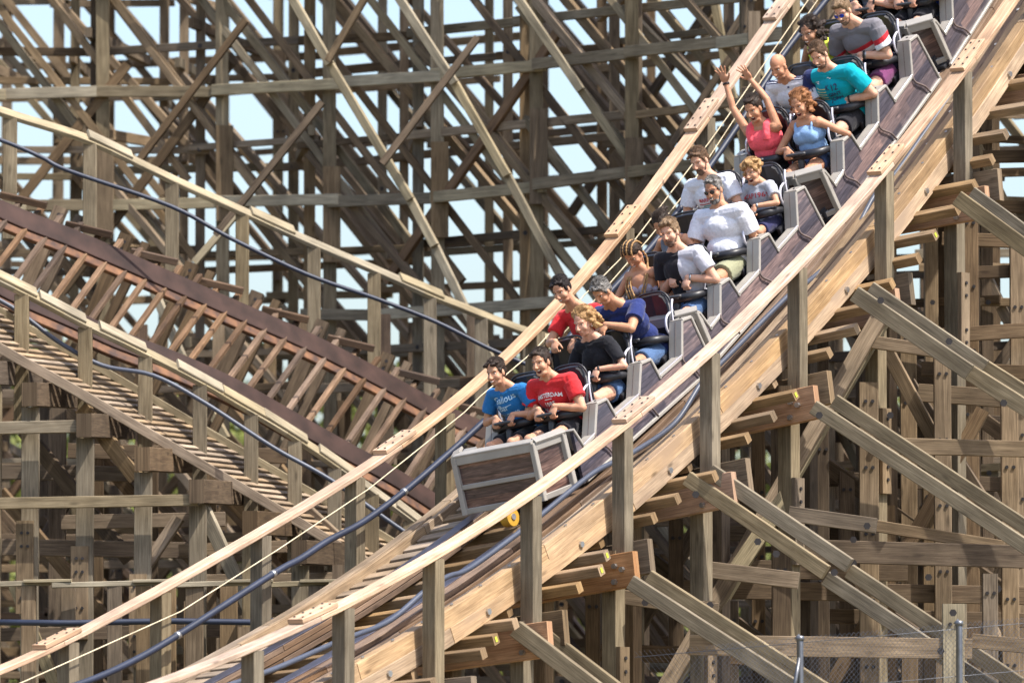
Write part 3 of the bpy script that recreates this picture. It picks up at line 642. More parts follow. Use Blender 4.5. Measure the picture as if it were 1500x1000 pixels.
class Frame:
    def __init__(s, sn):
        a = pt(sn, 0, -.70); sm = sn - 1.0
        T = nrm(a - pt(sn - 2.05, 0, -.7)); L = pt(sm, 1, 0) - pt(sm, -1, 0); L = nrm(L - T * (L @ T)); N = nrm(np.cross(T, L)); N = N if N[2] > 0 else -N
        s.o, s.T, s.L, s.N = a, T, L, N
        s.mat = Matrix(((-L[0], T[0], N[0], a[0]), (-L[1], T[1], N[1], a[1]), (-L[2], T[2], N[2], a[2]), (0, 0, 0, 1)))
    def loc(s, px, py, x):                                    # picture ray meets the car's plane at local x (riders' right +)
        d = ray(px, py); k = (-x - (CO - s.o) @ s.L) / (d @ s.L); p = CO + d * k - s.o
        return np.array([x, p @ s.T, p @ s.N])
def rbox(c, sz, bev=.02, seg=2, rot=None):
    bm = bmesh.new(); bmesh.ops.create_cube(bm, size=1); bmesh.ops.scale(bm, vec=sz, verts=bm.verts)
    if bev: bmesh.ops.bevel(bm, geom=bm.edges[:], offset=bev, segments=seg, affect='EDGES', profile=.6)
    V = [np.array(v.co) for v in bm.verts]; Fc = [[v.index for v in f.verts] for f in bm.faces]; bm.free()
    if rot is not None: V = [rot @ v for v in V]
    return [v + np.array(c) for v in V], Fc
def RX(a): return np.array([[1, 0, 0], [0, cos(a), -sin(a)], [0, sin(a), cos(a)]])
def RZ(a): return np.array([[cos(a), -sin(a), 0], [sin(a), cos(a), 0], [0, 0, 1]])
def RY(a): return np.array([[cos(a), 0, sin(a)], [0, 1, 0], [-sin(a), 0, cos(a)]])
PROF = [(-.50, .47), (-.55, .27), (-.76, .28), (-.96, .50), (-1.10, .475), (-1.13, .285), (-1.56, .28), (-1.77, .51), (-1.91, .48), (-1.935, .285), (-2.36, .285), (-2.57, .56), (-2.70, .53), (-2.72, .0)]
ROWS = (-.98, -1.74, -2.50)
def lbeam(name, a, b, w, t, mat, parent, up, c=.006):
    a = np.array(a, float); b = np.array(b, float); d = nrm(b - a); up = np.array(up, float); wa = nrm(up - d * (up @ d)); ta = np.cross(d, wa)
    V, Fc, U = [], [], []
    o = strip(name, [a, b], [wa, wa], [ta, ta], w, t, mat, None, c)
    o.parent = parent; return o
def make_seat(car, x, y):
    g = Geo(); g.add(*rbox((0, .10, -.15), (.43, .46, .12), .035)); g.add(*rbox((0, .10, -.24), (.30, .34, .10), .02))
    g.add(*rbox((.20, .02, -.06), (.05, .34, .12), .02)); g.add(*rbox((-.20, .02, -.06), (.05, .34, .12), .02))
    seat = g.obj('seat', M['black'], car, smooth=False); seat.location = (x, y, .345)
    # backrest
    prof = [(-.13, -.10, .19), (-.165, .05, .195), (-.215, .24, .19), (-.25, .37, .175), (-.262, .425, .155), (-.266, .45, .12)]
    V = []; Fc = []
    for (yy, zz, hw) in prof:
        for xx, dy in ((-hw, .035), (-hw * .8, .0), (0, -.018), (hw * .8, .0), (hw, .035), (hw, -.035), (0, -.06), (-hw, -.035)): V.append((xx, yy + dy, zz))
    for i in range(len(prof) - 1):
        for j in range(8): Fc.append((i * 8 + j, i * 8 + (j + 1) % 8, i * 8 + 8 + (j + 1) % 8, i * 8 + 8 + j))
    Fc.append(tuple(range(8))[::-1]); Fc.append(tuple(range(40, 48)))
    mesh_obj('backrest', V, Fc, M['black'], seat)
    tube_l('seat_frame', crom([(-.225, -.06, -.10), (-.225, -.16, .12), (-.215, -.225, .28), (-.195, -.265, .40), (-.13, -.285, .465), (0, -.29, .475), (.13, -.285, .465), (.195, -.265, .40), (.215, -.225, .28), (.225, -.16, .12), (.225, -.06, -.10)], 3), .0115, M['black'], seat, 7)
    for sx in (-1, 1):
        tube_l('side_tube', crom([(.238 * sx, .04, -.24), (.24 * sx, -.07, .02), (.24 * sx, -.13, .20), (.238 * sx, -.20, .33), (.225 * sx, -.27, .38)], 4), .0115, M['tube'], seat, 7)
        tube_l('armrest', crom([(.232 * sx, -.20, .30), (.24 * sx, -.07, .29), (.245 * sx, .0, .20), (.24 * sx, -.02, .08), (.235 * sx, .06, .0), (.232 * sx, .04, -.10)], 4), .0125, M['tube'], seat, 7)
        tube_l('harness_strap', crom([(.20 * sx, -.22, .38), (.228 * sx, -.16, .30), (.236 * sx, -.06, .20), (.23 * sx, -.02, .06)], 3), .020, M['black'], seat, 6)
    pts_ = crom([(-.225, -.12, .02), (-.222, .06, .13), (-.19, .17, .175), (-.08, .21, .19), (.08, .21, .19), (.19, .17, .175), (.222, .06, .13), (.225, -.12, .02)], 4)
    rr = [.028 + .018 * sin(pi * i / (len(pts_) - 1)) for i in range(len(pts_))]
    tube_l('lap_bar', pts_, rr, M['black'], seat, 9)
    tube_l('bar_post', crom([(0, .22, .17), (0, .29, .05), (0, .33, -.22)], 3), [.034, .034, .033, .032, .03, .03, .03], M['bar'], seat, 8)
    tube_l('hand_grip', crom([(-.12, .275, .245), (-.05, .29, .255), (.05, .29, .255), (.12, .275, .245)], 3), .015, M['bar'], seat, 8)
    for sx in (-.05, .05): tube_l('grip_bracket', [(sx, .22, .19), (sx, .288, .25)], .012, M['bar'], seat, 6)
    return seat
def make_car(sn, idx, label):
    fr = Frame(sn); car = thing('train_car', (0, 0, 0), label, 'roller coaster car', 'cars of the roller coaster train'); car.matrix_world = fr.mat
    for sg in (-1, 1):
        xo = .64 * sg; xi = .605 * sg
        poly = [(-.36 if idx == 0 else -.42, 0.0)] + PROF
        n = len(poly); V = [(xo, y, z) for y, z in poly] + [(xi, y, z) for y, z in poly]
        Fc = [tuple(range(n)), tuple(range(2 * n - 1, n - 1, -1))] + [(i, (i + 1) % n, n + (i + 1) % n, n + i) for i in range(n)]
        mesh_obj('side_panel', V, Fc, M['panel'], car)
        # pale cap following the saw tooth, one piece per segment
        for i in range(len(PROF) - 1):
            (y0, z0), (y1, z1) = PROF[i], PROF[i + 1]; d = nrm((0, y1 - y0, z1 - z0)); nn = np.array([0, -d[2], d[1]]); nn = nn if nn[2] > 0 or (abs(nn[2]) < .1 and nn[1] < 0) else -nn
            wide = .155 if i in (2, 3, 6, 7, 10, 11) else .13
            if i in (4, 8, 12, 0): wide = .155 if i != 12 else .155
            a = np.array([sg * (.655 - wide / 2), y0, z0]); b = np.array([sg * (.655 - wide / 2), y1, z1])
            lbeam('cap_trim', a - d * .006 + nn * .012, b + d * .006 + nn * .012, wide, .03, M['trim'], car, (1, 0, 0), c=.008)
            if i in (1, 5, 9): lbeam('edge_trim', a + [sg * (wide / 2 - .008), 0, 0] + nn * .03, b + [sg * (wide / 2 - .008), 0, 0] + nn * .03, .018, .012, M['edge'], car, (1, 0, 0), c=.003)
            if i in (2, 6, 10):                                # seam down the middle of each riser, screws
                lbeam('seam', a + nn * .0275, b + nn * .0275, .006, .003, M['cord'], car, (1, 0, 0), c=.001)
            if i in (3, 7, 11):
                p = (a + b) / 2 + nn * .027; V, Fc = hexbolt(.012, .006); mesh_obj('screw', V, Fc, M['dark'], car, loc=p)
        for q in (0, 1, 2):
            y = (-.76, -1.56, -2.36)[q]
            tube_l('cord', crom([(.65 * sg, y, .31), (.662 * sg, y + .02, .24), (.664 * sg, y - .08, .12), (.662 * sg, y - .12, .02)], 4), .010, M['cord'], car, 6)
            lbeam('riser_block', (sg * .57, y - .21, .40), (sg * .57, y - .33, .39), .12, .17, M['trim'], car, (1, 0, 0))
        lbeam('sill_rail', (.648 * sg, -.40, .012), (.648 * sg, -2.71, .012), .03, .03, M['trim'], car, (0, 0, 1), c=.004)
    # nose
    if idx == 0: top = [(-.62, -.38, .51), (-.46, -.13, .555), (.46, -.13, .555), (.62, -.38, .51)]; bot = [(-.62, -.24, .02), (-.46, .03, .06), (.46, .03, .06), (.62, -.24, .02)]
    else: top = [(-.62, -.50, .50), (-.40, -.36, .545), (.40, -.36, .545), (.62, -.50, .50)]; bot = [(-.62, -.46, .04), (-.40, -.30, .06), (.40, -.30, .06), (.62, -.46, .04)]
    top = [np.array(p) for p in top]; bot = [np.array(p) for p in bot]
    for i in range(3):
        q = [bot[i], bot[i + 1], top[i + 1], top[i]]; nn = nrm(np.cross(q[1] - q[0], q[3] - q[0])); nn = nn if nn[1] > 0 else -nn
        V = [p - nn * .004 for p in q] + [p - nn * .034 for p in q]
        o = mesh_obj('nose_panel', V, [(3, 2, 1, 0), (4, 5, 6, 7), (0, 1, 5, 4), (1, 2, 6, 5), (2, 3, 7, 6), (3, 0, 4, 7)], M['nose'], car)
        for a, b, w in ((top[i], top[i + 1], .075), (bot[i], bot[i + 1], .055)):
            dn = (bot[i] - top[i]) * .5 if w == .075 else (top[i] - bot[i]) * .5; dn = nrm(dn) * w * .45
            lbeam('nose_trim', a + dn - nn * .005, b + dn - nn * .005, w, .05, M['trim'], car, bot[i] - top[i])
        if i == 1:
            m0 = (top[1] * .47 + bot[1] * .53); m1 = (top[2] * .47 + bot[2] * .53); lbeam('nose_trim', m0, m1, .045, .034, M['trim'], car, bot[1] - top[1])
        lbeam('rim_board', top[i] + [0, -.03, .012], top[i + 1] + [0, -.03, .012], .10, .03, M['trim'], car, (0, 1, 0))
    for i in range(4): lbeam('nose_post', top[i] + [0, .004, 0], bot[i] + [0, .004, 0], .055, .055, M['trim'], car, (1, 0, 0))
    # floor, bulkheads, running gear
    g = Geo(); g.add(*rbox((0, -1.52, .02), (1.22, 2.34, .04), .01)); g.obj('floor', M['chass'], car)
    g = Geo(); g.add(*rbox((0, -2.69, .27), (1.18, .04, .50), .01)); g.obj('rear_panel', M['chass'], car)
    g = Geo(); g.add(*rbox((0, -1.5, -.06), (.30, 2.5, .10), .02)); g.obj('chassis', M['chass'], car)
    for y in (-.42, -2.38):
        V, Fc = tube_geo([(-.56, y, -.0), (.56, y, -.0)], .03, 8); ax = mesh_obj('axle', V, Fc, M['chass'], car)
        for sx in (-1, 1):
            V, Fc = tube_geo([(sx * .44, y, .075), (sx * .53, y, .075)], .075, 20); w_ = mesh_obj('wheel', V, Fc, M['chass'], car)
            V, Fc = tube_geo([(sx * .43, y, .075), (sx * .54, y, .075)], .035, 12); mesh_obj('hub', V, Fc, M['galv'], w_)
            V, Fc = tube_geo([(sx * .60, y + .1, -.12), (sx * .60, y - .1, -.12)], .02, 8); mesh_obj('guide_bracket', V, Fc, M['chass'], car)
    if idx == 0:
        p = fr.loc(748, 757, -.30); V, Fc = tube_geo([p + [-.03, 0, 0], p + [.06, 0, 0]], .085, 20); w_ = mesh_obj('wheel', V, Fc, M['yell2'], car)
        V, Fc = tube_geo([p + [-.04, 0, 0], p + [.07, 0, 0]], .03, 12); mesh_obj('hub', V, Fc, M['galv'], w_)
        V, Fc = tube_geo([p + [.02, 0, 0], p + [.02, -.25, .06], (p[0] + .02, -.5, .0)], .028, 8); mesh_obj('wheel_fork', V, Fc, M['chass'], car)
    for y in ROWS:
        for sx in (-.25, .25): make_seat(car, sx, y)
    return fr, car
CARS = [make_car(s_, i, l_) for i, (s_, l_) in enumerate(((1.10, 'leading car of the train with its full wood grained nose panel showing'), (-.98, 'second car of the train, the one carrying the woman with braids in its front row'),
        (-3.12, 'third car of the train, the one carrying the woman with both arms raised'), (-5.10, 'last visible car of the train, cut off by the top edge')))]
# ------------------------------------------------------------------ people
TS = bpy.data.scenes.new('bench'); 
def evaluate(V, Fc, voxel, smooth=3, dec=None):
    me = bpy.data.meshes.new('t'); me.from_pydata([tuple(v) for v in V], [], Fc); o = bpy.data.objects.new('t', me); TS.collection.objects.link(o)
    r = o.modifiers.new('r', 'REMESH'); r.mode = 'VOXEL'; r.voxel_size = voxel
    if smooth: s_ = o.modifiers.new('s', 'SMOOTH'); s_.factor = .5; s_.iterations = smooth
    if dec: d = o.modifiers.new('d', 'DECIMATE'); d.ratio = dec
    TS.view_layers[0].update(); dg = TS.view_layers[0].depsgraph; ev = o.evaluated_get(dg); m2 = bpy.data.meshes.new_from_object(ev)
    bpy.data.objects.remove(o); bpy.data.meshes.remove(me); return m2
def capsule(a, ra, b, rb, k=12, flat=False):
    a = np.array(a, float); b = np.array(b, float); d = nrm(b - a); u = nrm(np.cross(d, (0, 0, 1) if abs(d[2]) < .9 else (1, 0, 0))); v = np.cross(d, u)
    rings = []
    if flat: rings = [(a, ra), (b, rb)]
    else:
        for q in (80, 50, 20): q = radians(q); rings.append((a - d * ra * sin(q), ra * cos(q)))
        for q in (20, 50, 80): q = radians(q); rings.append((b + d * rb * sin(q), rb * cos(q)))
    V = [c + (u * cos(2 * pi * j / k) + v * sin(2 * pi * j / k)) * r for c, r in rings for j in range(k)]; n = len(rings)
    Fc = [(i * k + j, i * k + (j + 1) % k, (i + 1) * k + (j + 1) % k, (i + 1) * k + j) for i in range(n - 1) for j in range(k)] + [tuple(range(k - 1, -1, -1)), tuple((n - 1) * k + j for j in range(k))]
    return V, Fc
_bm = bmesh.new(); bmesh.ops.create_icosphere(_bm, subdivisions=3, radius=1); ICO = (np.array([v.co[:] for v in _bm.verts]), [tuple(v.index for v in f.verts) for f in _bm.faces]); _bm.free()
def ell(c, r, R=None):
    V = ICO[0] * np.array(r); V = V @ (R.T if R is not None else np.eye(3)); return list(V + np.array(c)), ICO[1]
def ik(a, t, l1, l2, pole):
    a = np.array(a, float); t = np.array(t, float); d = t - a; L = np.linalg.norm(d)
    if L > (l1 + l2) * .985: t = a + d / L * (l1 + l2) * .985; d = t - a; L = np.linalg.norm(d)
    if L < abs(l1 - l2) + .03: L = abs(l1 - l2) + .03; 
    d = nrm(d); x = (l1 * l1 - l2 * l2 + L * L) / (2 * L); h = math.sqrt(max(l1 * l1 - x * x, 1e-6)); p = np.array(pole, float); p = nrm(p - d * (p @ d)); return a + d * x + p * h, t
def hand(G, w, fore, palm, side, curl, s=1.0, spread=0.0):
    """palm + five fingers. fore = finger direction, palm = palm facing, side = towards the thumb"""
    fore = nrm(fore); palm = nrm(palm - fore * (palm @ fore)); side = nrm(side - fore * (side @ fore) - palm * (side @ palm))
    R = np.array([side, fore, palm]).T
    G.add(*ell(w + fore * .045 * s, (.042 * s, .052 * s, .018 * s), R))
    for i, (o, ln) in enumerate(((.030, .072), (.010, .080), (-.010, .075), (-.029, .058))):
        d = nrm(fore + side * (o * spread * 14)); p = w + fore * .082 * s + side * o * s; ang = 0
        for q, (f, r) in enumerate(((.42, .0105), (.33, .0095), (.25, .0085))):
            ang += curl * (1 if q else .8); dd = d * cos(ang) + palm * sin(ang); e = p + dd * ln * f * s
            G.add(*capsule(p, r * s, e, r * .93 * s, 7)); p = e
    d = nrm(fore * .75 + side * (.9 - .25 * min(curl, 1)) + palm * .35 * min(curl + .2, 1)); p = w + fore * .02 * s + side * .030 * s; e = p + d * .040 * s; G.add(*capsule(p, .014 * s, e, .012 * s, 7))
    d2 = nrm(d + fore * .5 + palm * (.5 * curl)); G.add(*capsule(e, .012 * s, e + d2 * .034 * s, .0095 * s, 7))
def skin(name, col):
    m, n, b = newmat(name); tc = nd(n, 'ShaderNodeTexCoord'); g = nd(n, 'ShaderNodeTexNoise'); g.inputs['Scale'].default_value = 14; g.inputs['Detail'].default_value = 5
    n.links.new(tc.outputs['Object'], g.inputs['Vector']); r = ramp(n, g.outputs[0], [(.3, tuple(c * k for c, k in zip(col, (.88, .78, .74)))), (.7, tuple(c * 1.08 for c in col))])
    n.links.new(r.outputs[0], b.inputs['Base Color']); b.inputs['Roughness'].default_value = .58; b.inputs['Subsurface Weight'].default_value = .12; b.inputs['Subsurface Radius'].default_value = (.02, .008, .004); b.inputs['Subsurface Scale'].default_value = .5
    b.inputs['Specular IOR Level'].default_value = .35; return m
SK = {'fair': skin('fair_skin', (.62, .36, .25)), 'tan': skin('tanned_skin', (.50, .26, .155)), 'olive': skin('olive_skin', (.54, .30, .19)), 'dark': skin('brown_skin', (.36, .19, .115))}
def cloth(name, col, bump=.35, rough=.85, scale=7):
    m, n, b = newmat(name); tc = nd(n, 'ShaderNodeTexCoord'); g = nd(n, 'ShaderNodeTexNoise'); g.inputs['Scale'].default_value = scale; g.inputs['Detail'].default_value = 3; g.inputs['Distortion'].default_value = 1.5
    n.links.new(tc.outputs['Object'], g.inputs['Vector']); g2 = nd(n, 'ShaderNodeTexNoise'); g2.inputs['Scale'].default_value = 60; n.links.new(tc.outputs['Object'], g2.inputs['Vector'])
    r = ramp(n, g2.outputs[0], [(.3, tuple(c * .88 for c in col)), (.7, tuple(min(1, c * 1.06) for c in col))]); n.links.new(r.outputs[0], b.inputs['Base Color'])
    b.inputs['Roughness'].default_value = rough; b.inputs['Specular IOR Level'].default_value = .15; b.inputs['Sheen Weight'].default_value = .15
    bp = nd(n, 'ShaderNodeBump'); bp.inputs['Strength'].default_value = bump; bp.inputs['Distance'].default_value = .03; n.links.new(g.outputs[0], bp.inputs['Height']); n.links.new(bp.outputs[0], b.inputs['Normal']); return m
def zones(name, stops, axis=2, slant=0.0, bump=.3):
    """cloth knitted in bands: stops = [(pos, colour)] along an axis of the garment"""
    m = cloth(name, (.5, .5, .5), bump); n = m.node_tree; b = n.nodes['Principled BSDF']; tc = nd(n, 'ShaderNodeTexCoord'); sp = nd(n, 'ShaderNodeSeparateXYZ'); n.links.new(tc.outputs['Object'], sp.inputs[0])
    ma = nd(n, 'ShaderNodeMath', operation='MULTIPLY_ADD'); ma.inputs[1].default_value = slant; n.links.new(sp.outputs[0], ma.inputs[0]); n.links.new(sp.outputs[axis], ma.inputs[2])
    mr = nd(n, 'ShaderNodeMapRange'); mr.inputs['From Min'].default_value = -1; mr.inputs['From Max'].default_value = 1; n.links.new(ma.outputs[0], mr.inputs[0])
    r = ramp(n, mr.outputs[0], [((p + 1) / 2, c) for p, c in stops]); r.color_ramp.interpolation = 'CONSTANT'; n.links.new(r.outputs[0], b.inputs['Base Color']); return m
def hairmat(name, c, c2=None):
    m, n, b = newmat(name); tc = nd(n, 'ShaderNodeTexCoord'); mp = nd(n, 'ShaderNodeMapping'); mp.inputs['Scale'].default_value = (60, 12, 40); n.links.new(tc.outputs['Object'], mp.inputs[0])
    g = nd(n, 'ShaderNodeTexNoise'); g.inputs['Scale'].default_value = 1.2; g.inputs['Detail'].default_value = 4; n.links.new(mp.outputs[0], g.inputs['Vector']); c2 = c2 or tuple(x * 2.2 for x in c)
    r = ramp(n, g.outputs[0], [(.35, c), (.7, c2)]); n.links.new(r.outputs[0], b.inputs['Base Color']); b.inputs['Roughness'].default_value = .6; b.inputs['Specular IOR Level'].default_value = .25; bp = nd(n, 'ShaderNodeBump'); bp.inputs['Strength'].default_value = .8; bp.inputs['Distance'].default_value = .01
    n.links.new(g.outputs[0], bp.inputs['Height']); n.links.new(bp.outputs[0], b.inputs['Normal']); return m
HM = {'black': hairmat('black_hair', (.012, .009, .008)), 'dbrown': hairmat('dark_brown_hair', (.022, .014, .010)), 'brown': hairmat('brown_hair', (.06, .035, .02), (.16, .09, .05)), 'blond': hairmat('blond_hair', (.22, .12, .05), (.50, .30, .13)),
      'ginger': hairmat('ginger_hair', (.16, .065, .025), (.38, .17, .07)), 'greyh': hairmat('greying_hair', (.04, .035, .032), (.30, .28, .26)), 'sandy': hairmat('sandy_hair', (.12, .075, .04), (.26, .17, .10)), 'stub': hairmat('stubble', (.10, .055, .035), (.22, .13, .09))}
M['eyew'] = plain('eye_white', (.75, .70, .66), rough=.25, noise_amt=.05); M['iris'] = plain('dark_iris', (.02, .012, .01), rough=.15); M['mouth'] = plain('mouth_inside', (.10, .012, .012), rough=.4); M['teeth'] = plain('teeth', (.80, .76, .68), rough=.25, noise_amt=.03)
M['lip'] = plain('lips', (.42, .15, .12), rough=.4); M['lens'] = plain('sunglass_lens', (.012, .010, .012), rough=.06, spec=.8); M['lensb'] = plain('blue_mirror_lens', (.03, .06, .45), rough=.08, metal=.8); M['watch'] = plain('watch_metal', (.35, .35, .36), rough=.3, metal=.8)
M['shoe'] = plain('dark_shoe', (.04, .04, .045), rough=.7); M['white'] = plain('white_print', (.80, .80, .80), rough=.8, noise_amt=.05); M['inkr'] = plain('red_print', (.50, .05, .06), rough=.8); M['inkb'] = plain('navy_print', (.03, .04, .12), rough=.8)
M['inky'] = plain('yellow_print', (.75, .70, .30), rough=.8); M['inkc'] = plain('turquoise_print', (.10, .45, .50), rough=.8); M['inkp'] = plain('violet_print', (.12, .10, .35), rough=.8); M['inkbl'] = plain('pale_blue_print', (.45, .66, .82), rough=.8)
def text_pts(body, size, bold=.0):
    c = bpy.data.curves.new('t', 'FONT'); c.body = body; c.size = size; c.align_x = 'CENTER'; c.resolution_u = 2; c.offset = bold; o = bpy.data.objects.new('t', c); TS.collection.objects.link(o)
    TS.view_layers[0].update(); m = bpy.data.meshes.new_from_object(o.evaluated_get(TS.view_layers[0].depsgraph)); bm = bmesh.new(); bm.from_mesh(m); bmesh.ops.triangulate(bm, faces=bm.faces[:])
    for _ in range(2):
        e = [e for e in bm.edges if e.calc_length() > .02]
        if e: bmesh.ops.subdivide_edges(bm, edges=e, cuts=1, use_grid_fill=False)
    bmesh.ops.triangulate(bm, faces=bm.faces[:]); V = np.array([v.co[:] for v in bm.verts]); Fc = [tuple(v.index for v in f.verts) for f in bm.faces]; bm.free(); bpy.data.objects.remove(o); return V, Fc
def quadgrid(x0, y0, x1, y1, n=8, m=2, skew=0):
    V = np.array([(x0 + (x1 - x0) * i / n + skew * j / m, y0 + (y1 - y0) * j / m, 0) for j in range(m + 1) for i in range(n + 1)]); Fc = [(j * (n + 1) + i, j * (n + 1) + i + 1, (j + 1) * (n + 1) + i + 1, (j + 1) * (n + 1) + i) for j in range(m) for i in range(n)]; return V, Fc

def make_person(p):
    car_i, row, side = p['seat']; fr, car = CARS[car_i]; S = p.get('S', 1.0) * 1.02; B_ = p.get('build', 1.0) * 1.04; R = random.Random(p['seed'])
    hip = np.array([.25 * side, ROWS[row], .350]); female = p.get('f', False)
    hx = hip[0] + p.get('dx', 0); hd = fr.loc(*p['head'], hx) - hip
    ux = nrm(hd); dist = np.linalg.norm(hd); tl = max(.40, min(.68, dist - .165 * S))   # neck base to hip
    up = nrm(np.array([ux[0], ux[1], ux[2]])); right = nrm(np.array([1, 0, 0]) - up * up[0]); fwd = np.cross(up, right); fwd = fwd if fwd[1] > 0 else -fwd
    RT = np.array([right, fwd, up]).T; k = tl / .50
    def tp(x, y, z): return RT @ np.array([x * S, y * S, z * k])
    hs = 1.035 * p.get('hs', 1.0); hc = hd + np.array([0, 0, .005])
    la = radians(p.get('hl', -16) + 5); yw = radians(p.get('yaw', 10) - 13); rl = radians(p.get('roll', 0))
    HR = RX(-la) @ RZ(yw) @ RY(rl)                            # head frame (columns right, forward, up); la<0 tips the face up
    def hp(x, y, z): return hc + HR @ (np.array([x, y, z]) * hs)
    # ---- body
    G_ = Geo(); w = B_; bare = 1 if p['top']['kind'] == 'bikini' else .86
    G_.add(*ell(tp(0, -.01, .02), (.165 * w * S * bare, .115 * w * S * bare, .12 * S), RT)); G_.add(*ell(tp(0, .0, .17), ((.135 if not female else .12) * w * S * bare, .10 * w * S * bare, .13 * S), RT)); G_.add(*ell(tp(0, .0, .33), (.165 * w * S * (1 if not female else .92) * (.5 + .5 * bare), .11 * w * S * bare, .16 * k * (.5 + .5 * bare)), RT))
    if p.get('belly'): G_.add(*ell(tp(0, .04, .14), (.12 * w, .10 * w, .11), RT))
    if female:
        for sx in (-1, 1): G_.add(*ell(tp(.055 * sx, .070, .315), (.075, .048, .062), RT))
    sw_ = (.195 if not female else .165) * w
    G_.add(*capsule(tp(-sw_ * .8, -.005, .445), .058 * S * w, tp(sw_ * .8, -.005, .445), .058 * S * w)); 
    neck0 = tp(0, -.01, .44); G_.add(*capsule(neck0, .068 * S * (1 if not female else .85), hp(0, -.02, -.07), .057 * S * (1 if not female else .86)))
    for sx in (-1, 1): G_.add(*capsule(tp(.10 * sx, -.01, .455), .050 * S, tp(.03 * sx, -.015, .53), .045 * S))
    # head
    G_.add(*ell(hp(0, -.012, .035), np.array((.070, .090, .085)) * hs, HR)); G_.add(*ell(hp(0, .022, -.025), np.array((.064, .064, .080)) * hs, HR)); jw = .045 if female else .053
    mo = p.get('mouth', 'smile'); jd = .010 if mo == 'open' else 0
    G_.add(*ell(hp(0, .036, -.078 - jd), np.array((jw, .042, .034)) * hs, HR)); G_.add(*ell(hp(0, .058, -.088 - jd), np.array((.026, .022, .020)) * hs, HR))
    for sx in (-1, 1):
        G_.add(*ell(hp(.038 * sx, .052, -.032), np.array((.027, .026, .029)) * hs, HR)); G_.add(*ell(hp(.072 * sx, -.005, -.012), np.array((.010, .019, .031)) * hs, HR)); G_.add(*capsule(hp(.012 * sx, .079, .028), .010 * hs, hp(.046 * sx, .060, .026), .010 * hs, 7))
        G_.add(*ell(hp(.010 * sx, .098, -.034), np.array((.009, .011, .008)) * hs, HR))
    G_.add(*capsule(hp(0, .084, .014), .009 * hs, hp(0, .106, -.027), .0125 * hs, 8))
    if mo != 'open': G_.add(*ell(hp(0, .082, -.062), np.array((.026, .012, .012)) * hs, HR))
    # arms
    grips = {}
    for sx in (-1, 1):
        sh = tp(sx * sw_ * .98, -.01, .435); t = p['hands'].get(sx) if p.get('hands') else None
        mode = 'grip'
        if t is not None:
            mode = t[0]; tgt = fr.loc(t[1], t[2], hip[0] + t[3]) - hip
        else: tgt = np.array([.082 * sx, .285, .258])
        pole = np.array([sx * 1.0, -.30, -.50]) if mode != 'up' else np.array([sx * 1.0, -.1, -.3])
        if p.get('pole') and sx in p['pole']: pole = np.array(p['pole'][sx], float)
        if mode in ('grip', 'fist'): wr = tgt + np.array([.015 * sx, -.062, .030])
        elif mode == 'rest': wr = tgt + np.array([0, -.06, .03])
        else: wr = tgt
        el, wr = ik(sh, wr, .285 * S, .255 * S, pole); ar = w * (1 if not female else .84) * S
        G_.add(*capsule(sh, .053 * ar, sh + (el - sh) * .5, .047 * ar)); G_.add(*capsule(sh + (el - sh) * .5, .047 * ar, el, .038 * ar)); G_.add(*capsule(el, .038 * ar, el + (wr - el) * .35, .040 * ar)); G_.add(*capsule(el + (wr - el) * .35, .040 * ar, wr, .027 * ar))
        if mode in ('grip', 'fist'): hand(G_, wr, np.array([-.1 * sx, .75, -.55]), np.array([0, -.55, -.83]), np.array([-sx, 0, 0.1]), 1.05, S)
        elif mode == 'rest': hand(G_, wr, np.array([-.15 * sx, .85, -.45]), np.array([0, -.3, -1.]), np.array([-sx, 0, 0]), .45, S)
        else: hand(G_, wr, nrm(wr - el) * .8 + np.array([0, .05, .5]), np.array([-.1 * sx, 1., .1]), np.array([-sx, 0, 0.]), .12, S * 1.05, spread=1.2)
        grips[sx] = (sh, el, wr, ar)
    # legs
    kn = {}
    for sx in (-1, 1):
        h0 = np.array([.085 * sx, .02, 0]); kx = p.get('knees', .125); kk = np.array([kx * sx, .43 * S, .085]); an = np.array([(kx - .02) * sx, .50 * S, -.31]); lw = S * (w * .5 + .5) * (1.04 if female else 1)
        G_.add(*capsule(h0, .088 * lw, h0 * .45 + kk * .55, .074 * lw)); G_.add(*capsule(h0 * .45 + kk * .55, .074 * lw, kk, .056 * lw)); G_.add(*ell(kk + [0, .012, .008], (.052 * lw, .052 * lw, .054 * lw))); G_.add(*capsule(kk, .052 * lw, kk * .62 + an * .38 + [0, -.015, 0], .053 * lw)); G_.add(*capsule(kk * .62 + an * .38 + [0, -.015, 0], .053 * lw, an, .036 * lw)); G_.add(*capsule(an, .036, an + [0, .10, -.03], .028)); kn[sx] = (h0, kk, an, lw)
    m = evaluate(G_.v, G_.f, .0058, 3)
    # sculpt the face: sockets, mouth
    n = len(m.vertices); co = np.empty(n * 3, 'f'); m.vertices.foreach_get('co', co); co = co.reshape(-1, 3).astype(float); q = (co - hc) @ HR / hs
    fz = (q[:, 1] > .03) & (abs(q[:, 0]) < .09) & (abs(q[:, 2]) < .16)
    def dent(x, z, rx, rz, d):
        g = np.exp(-((q[:, 0] - x) / rx) ** 2 - ((q[:, 2] - z) / rz) ** 2) * fz; q[:, 1] -= g * d
    for sx in (-1, 1): dent(.031 * sx, .006, .015, .010, .006)
    if mo == 'open': dent(0, -.068, .020, .018, .022)
    else: dent(0, -.062, .030, .005, .004)
    co = hc + (q * hs) @ HR.T; m.vertices.foreach_set('co', co.astype('f').ravel())
    o = bpy.data.objects.new('person', m); d_ = o.modifiers.new('d', 'DECIMATE'); d_.ratio = .34; TS.collection.objects.link(o); TS.view_layers[0].update(); m2 = bpy.data.meshes.new_from_object(o.evaluated_get(TS.view_layers[0].depsgraph)); bpy.data.objects.remove(o)
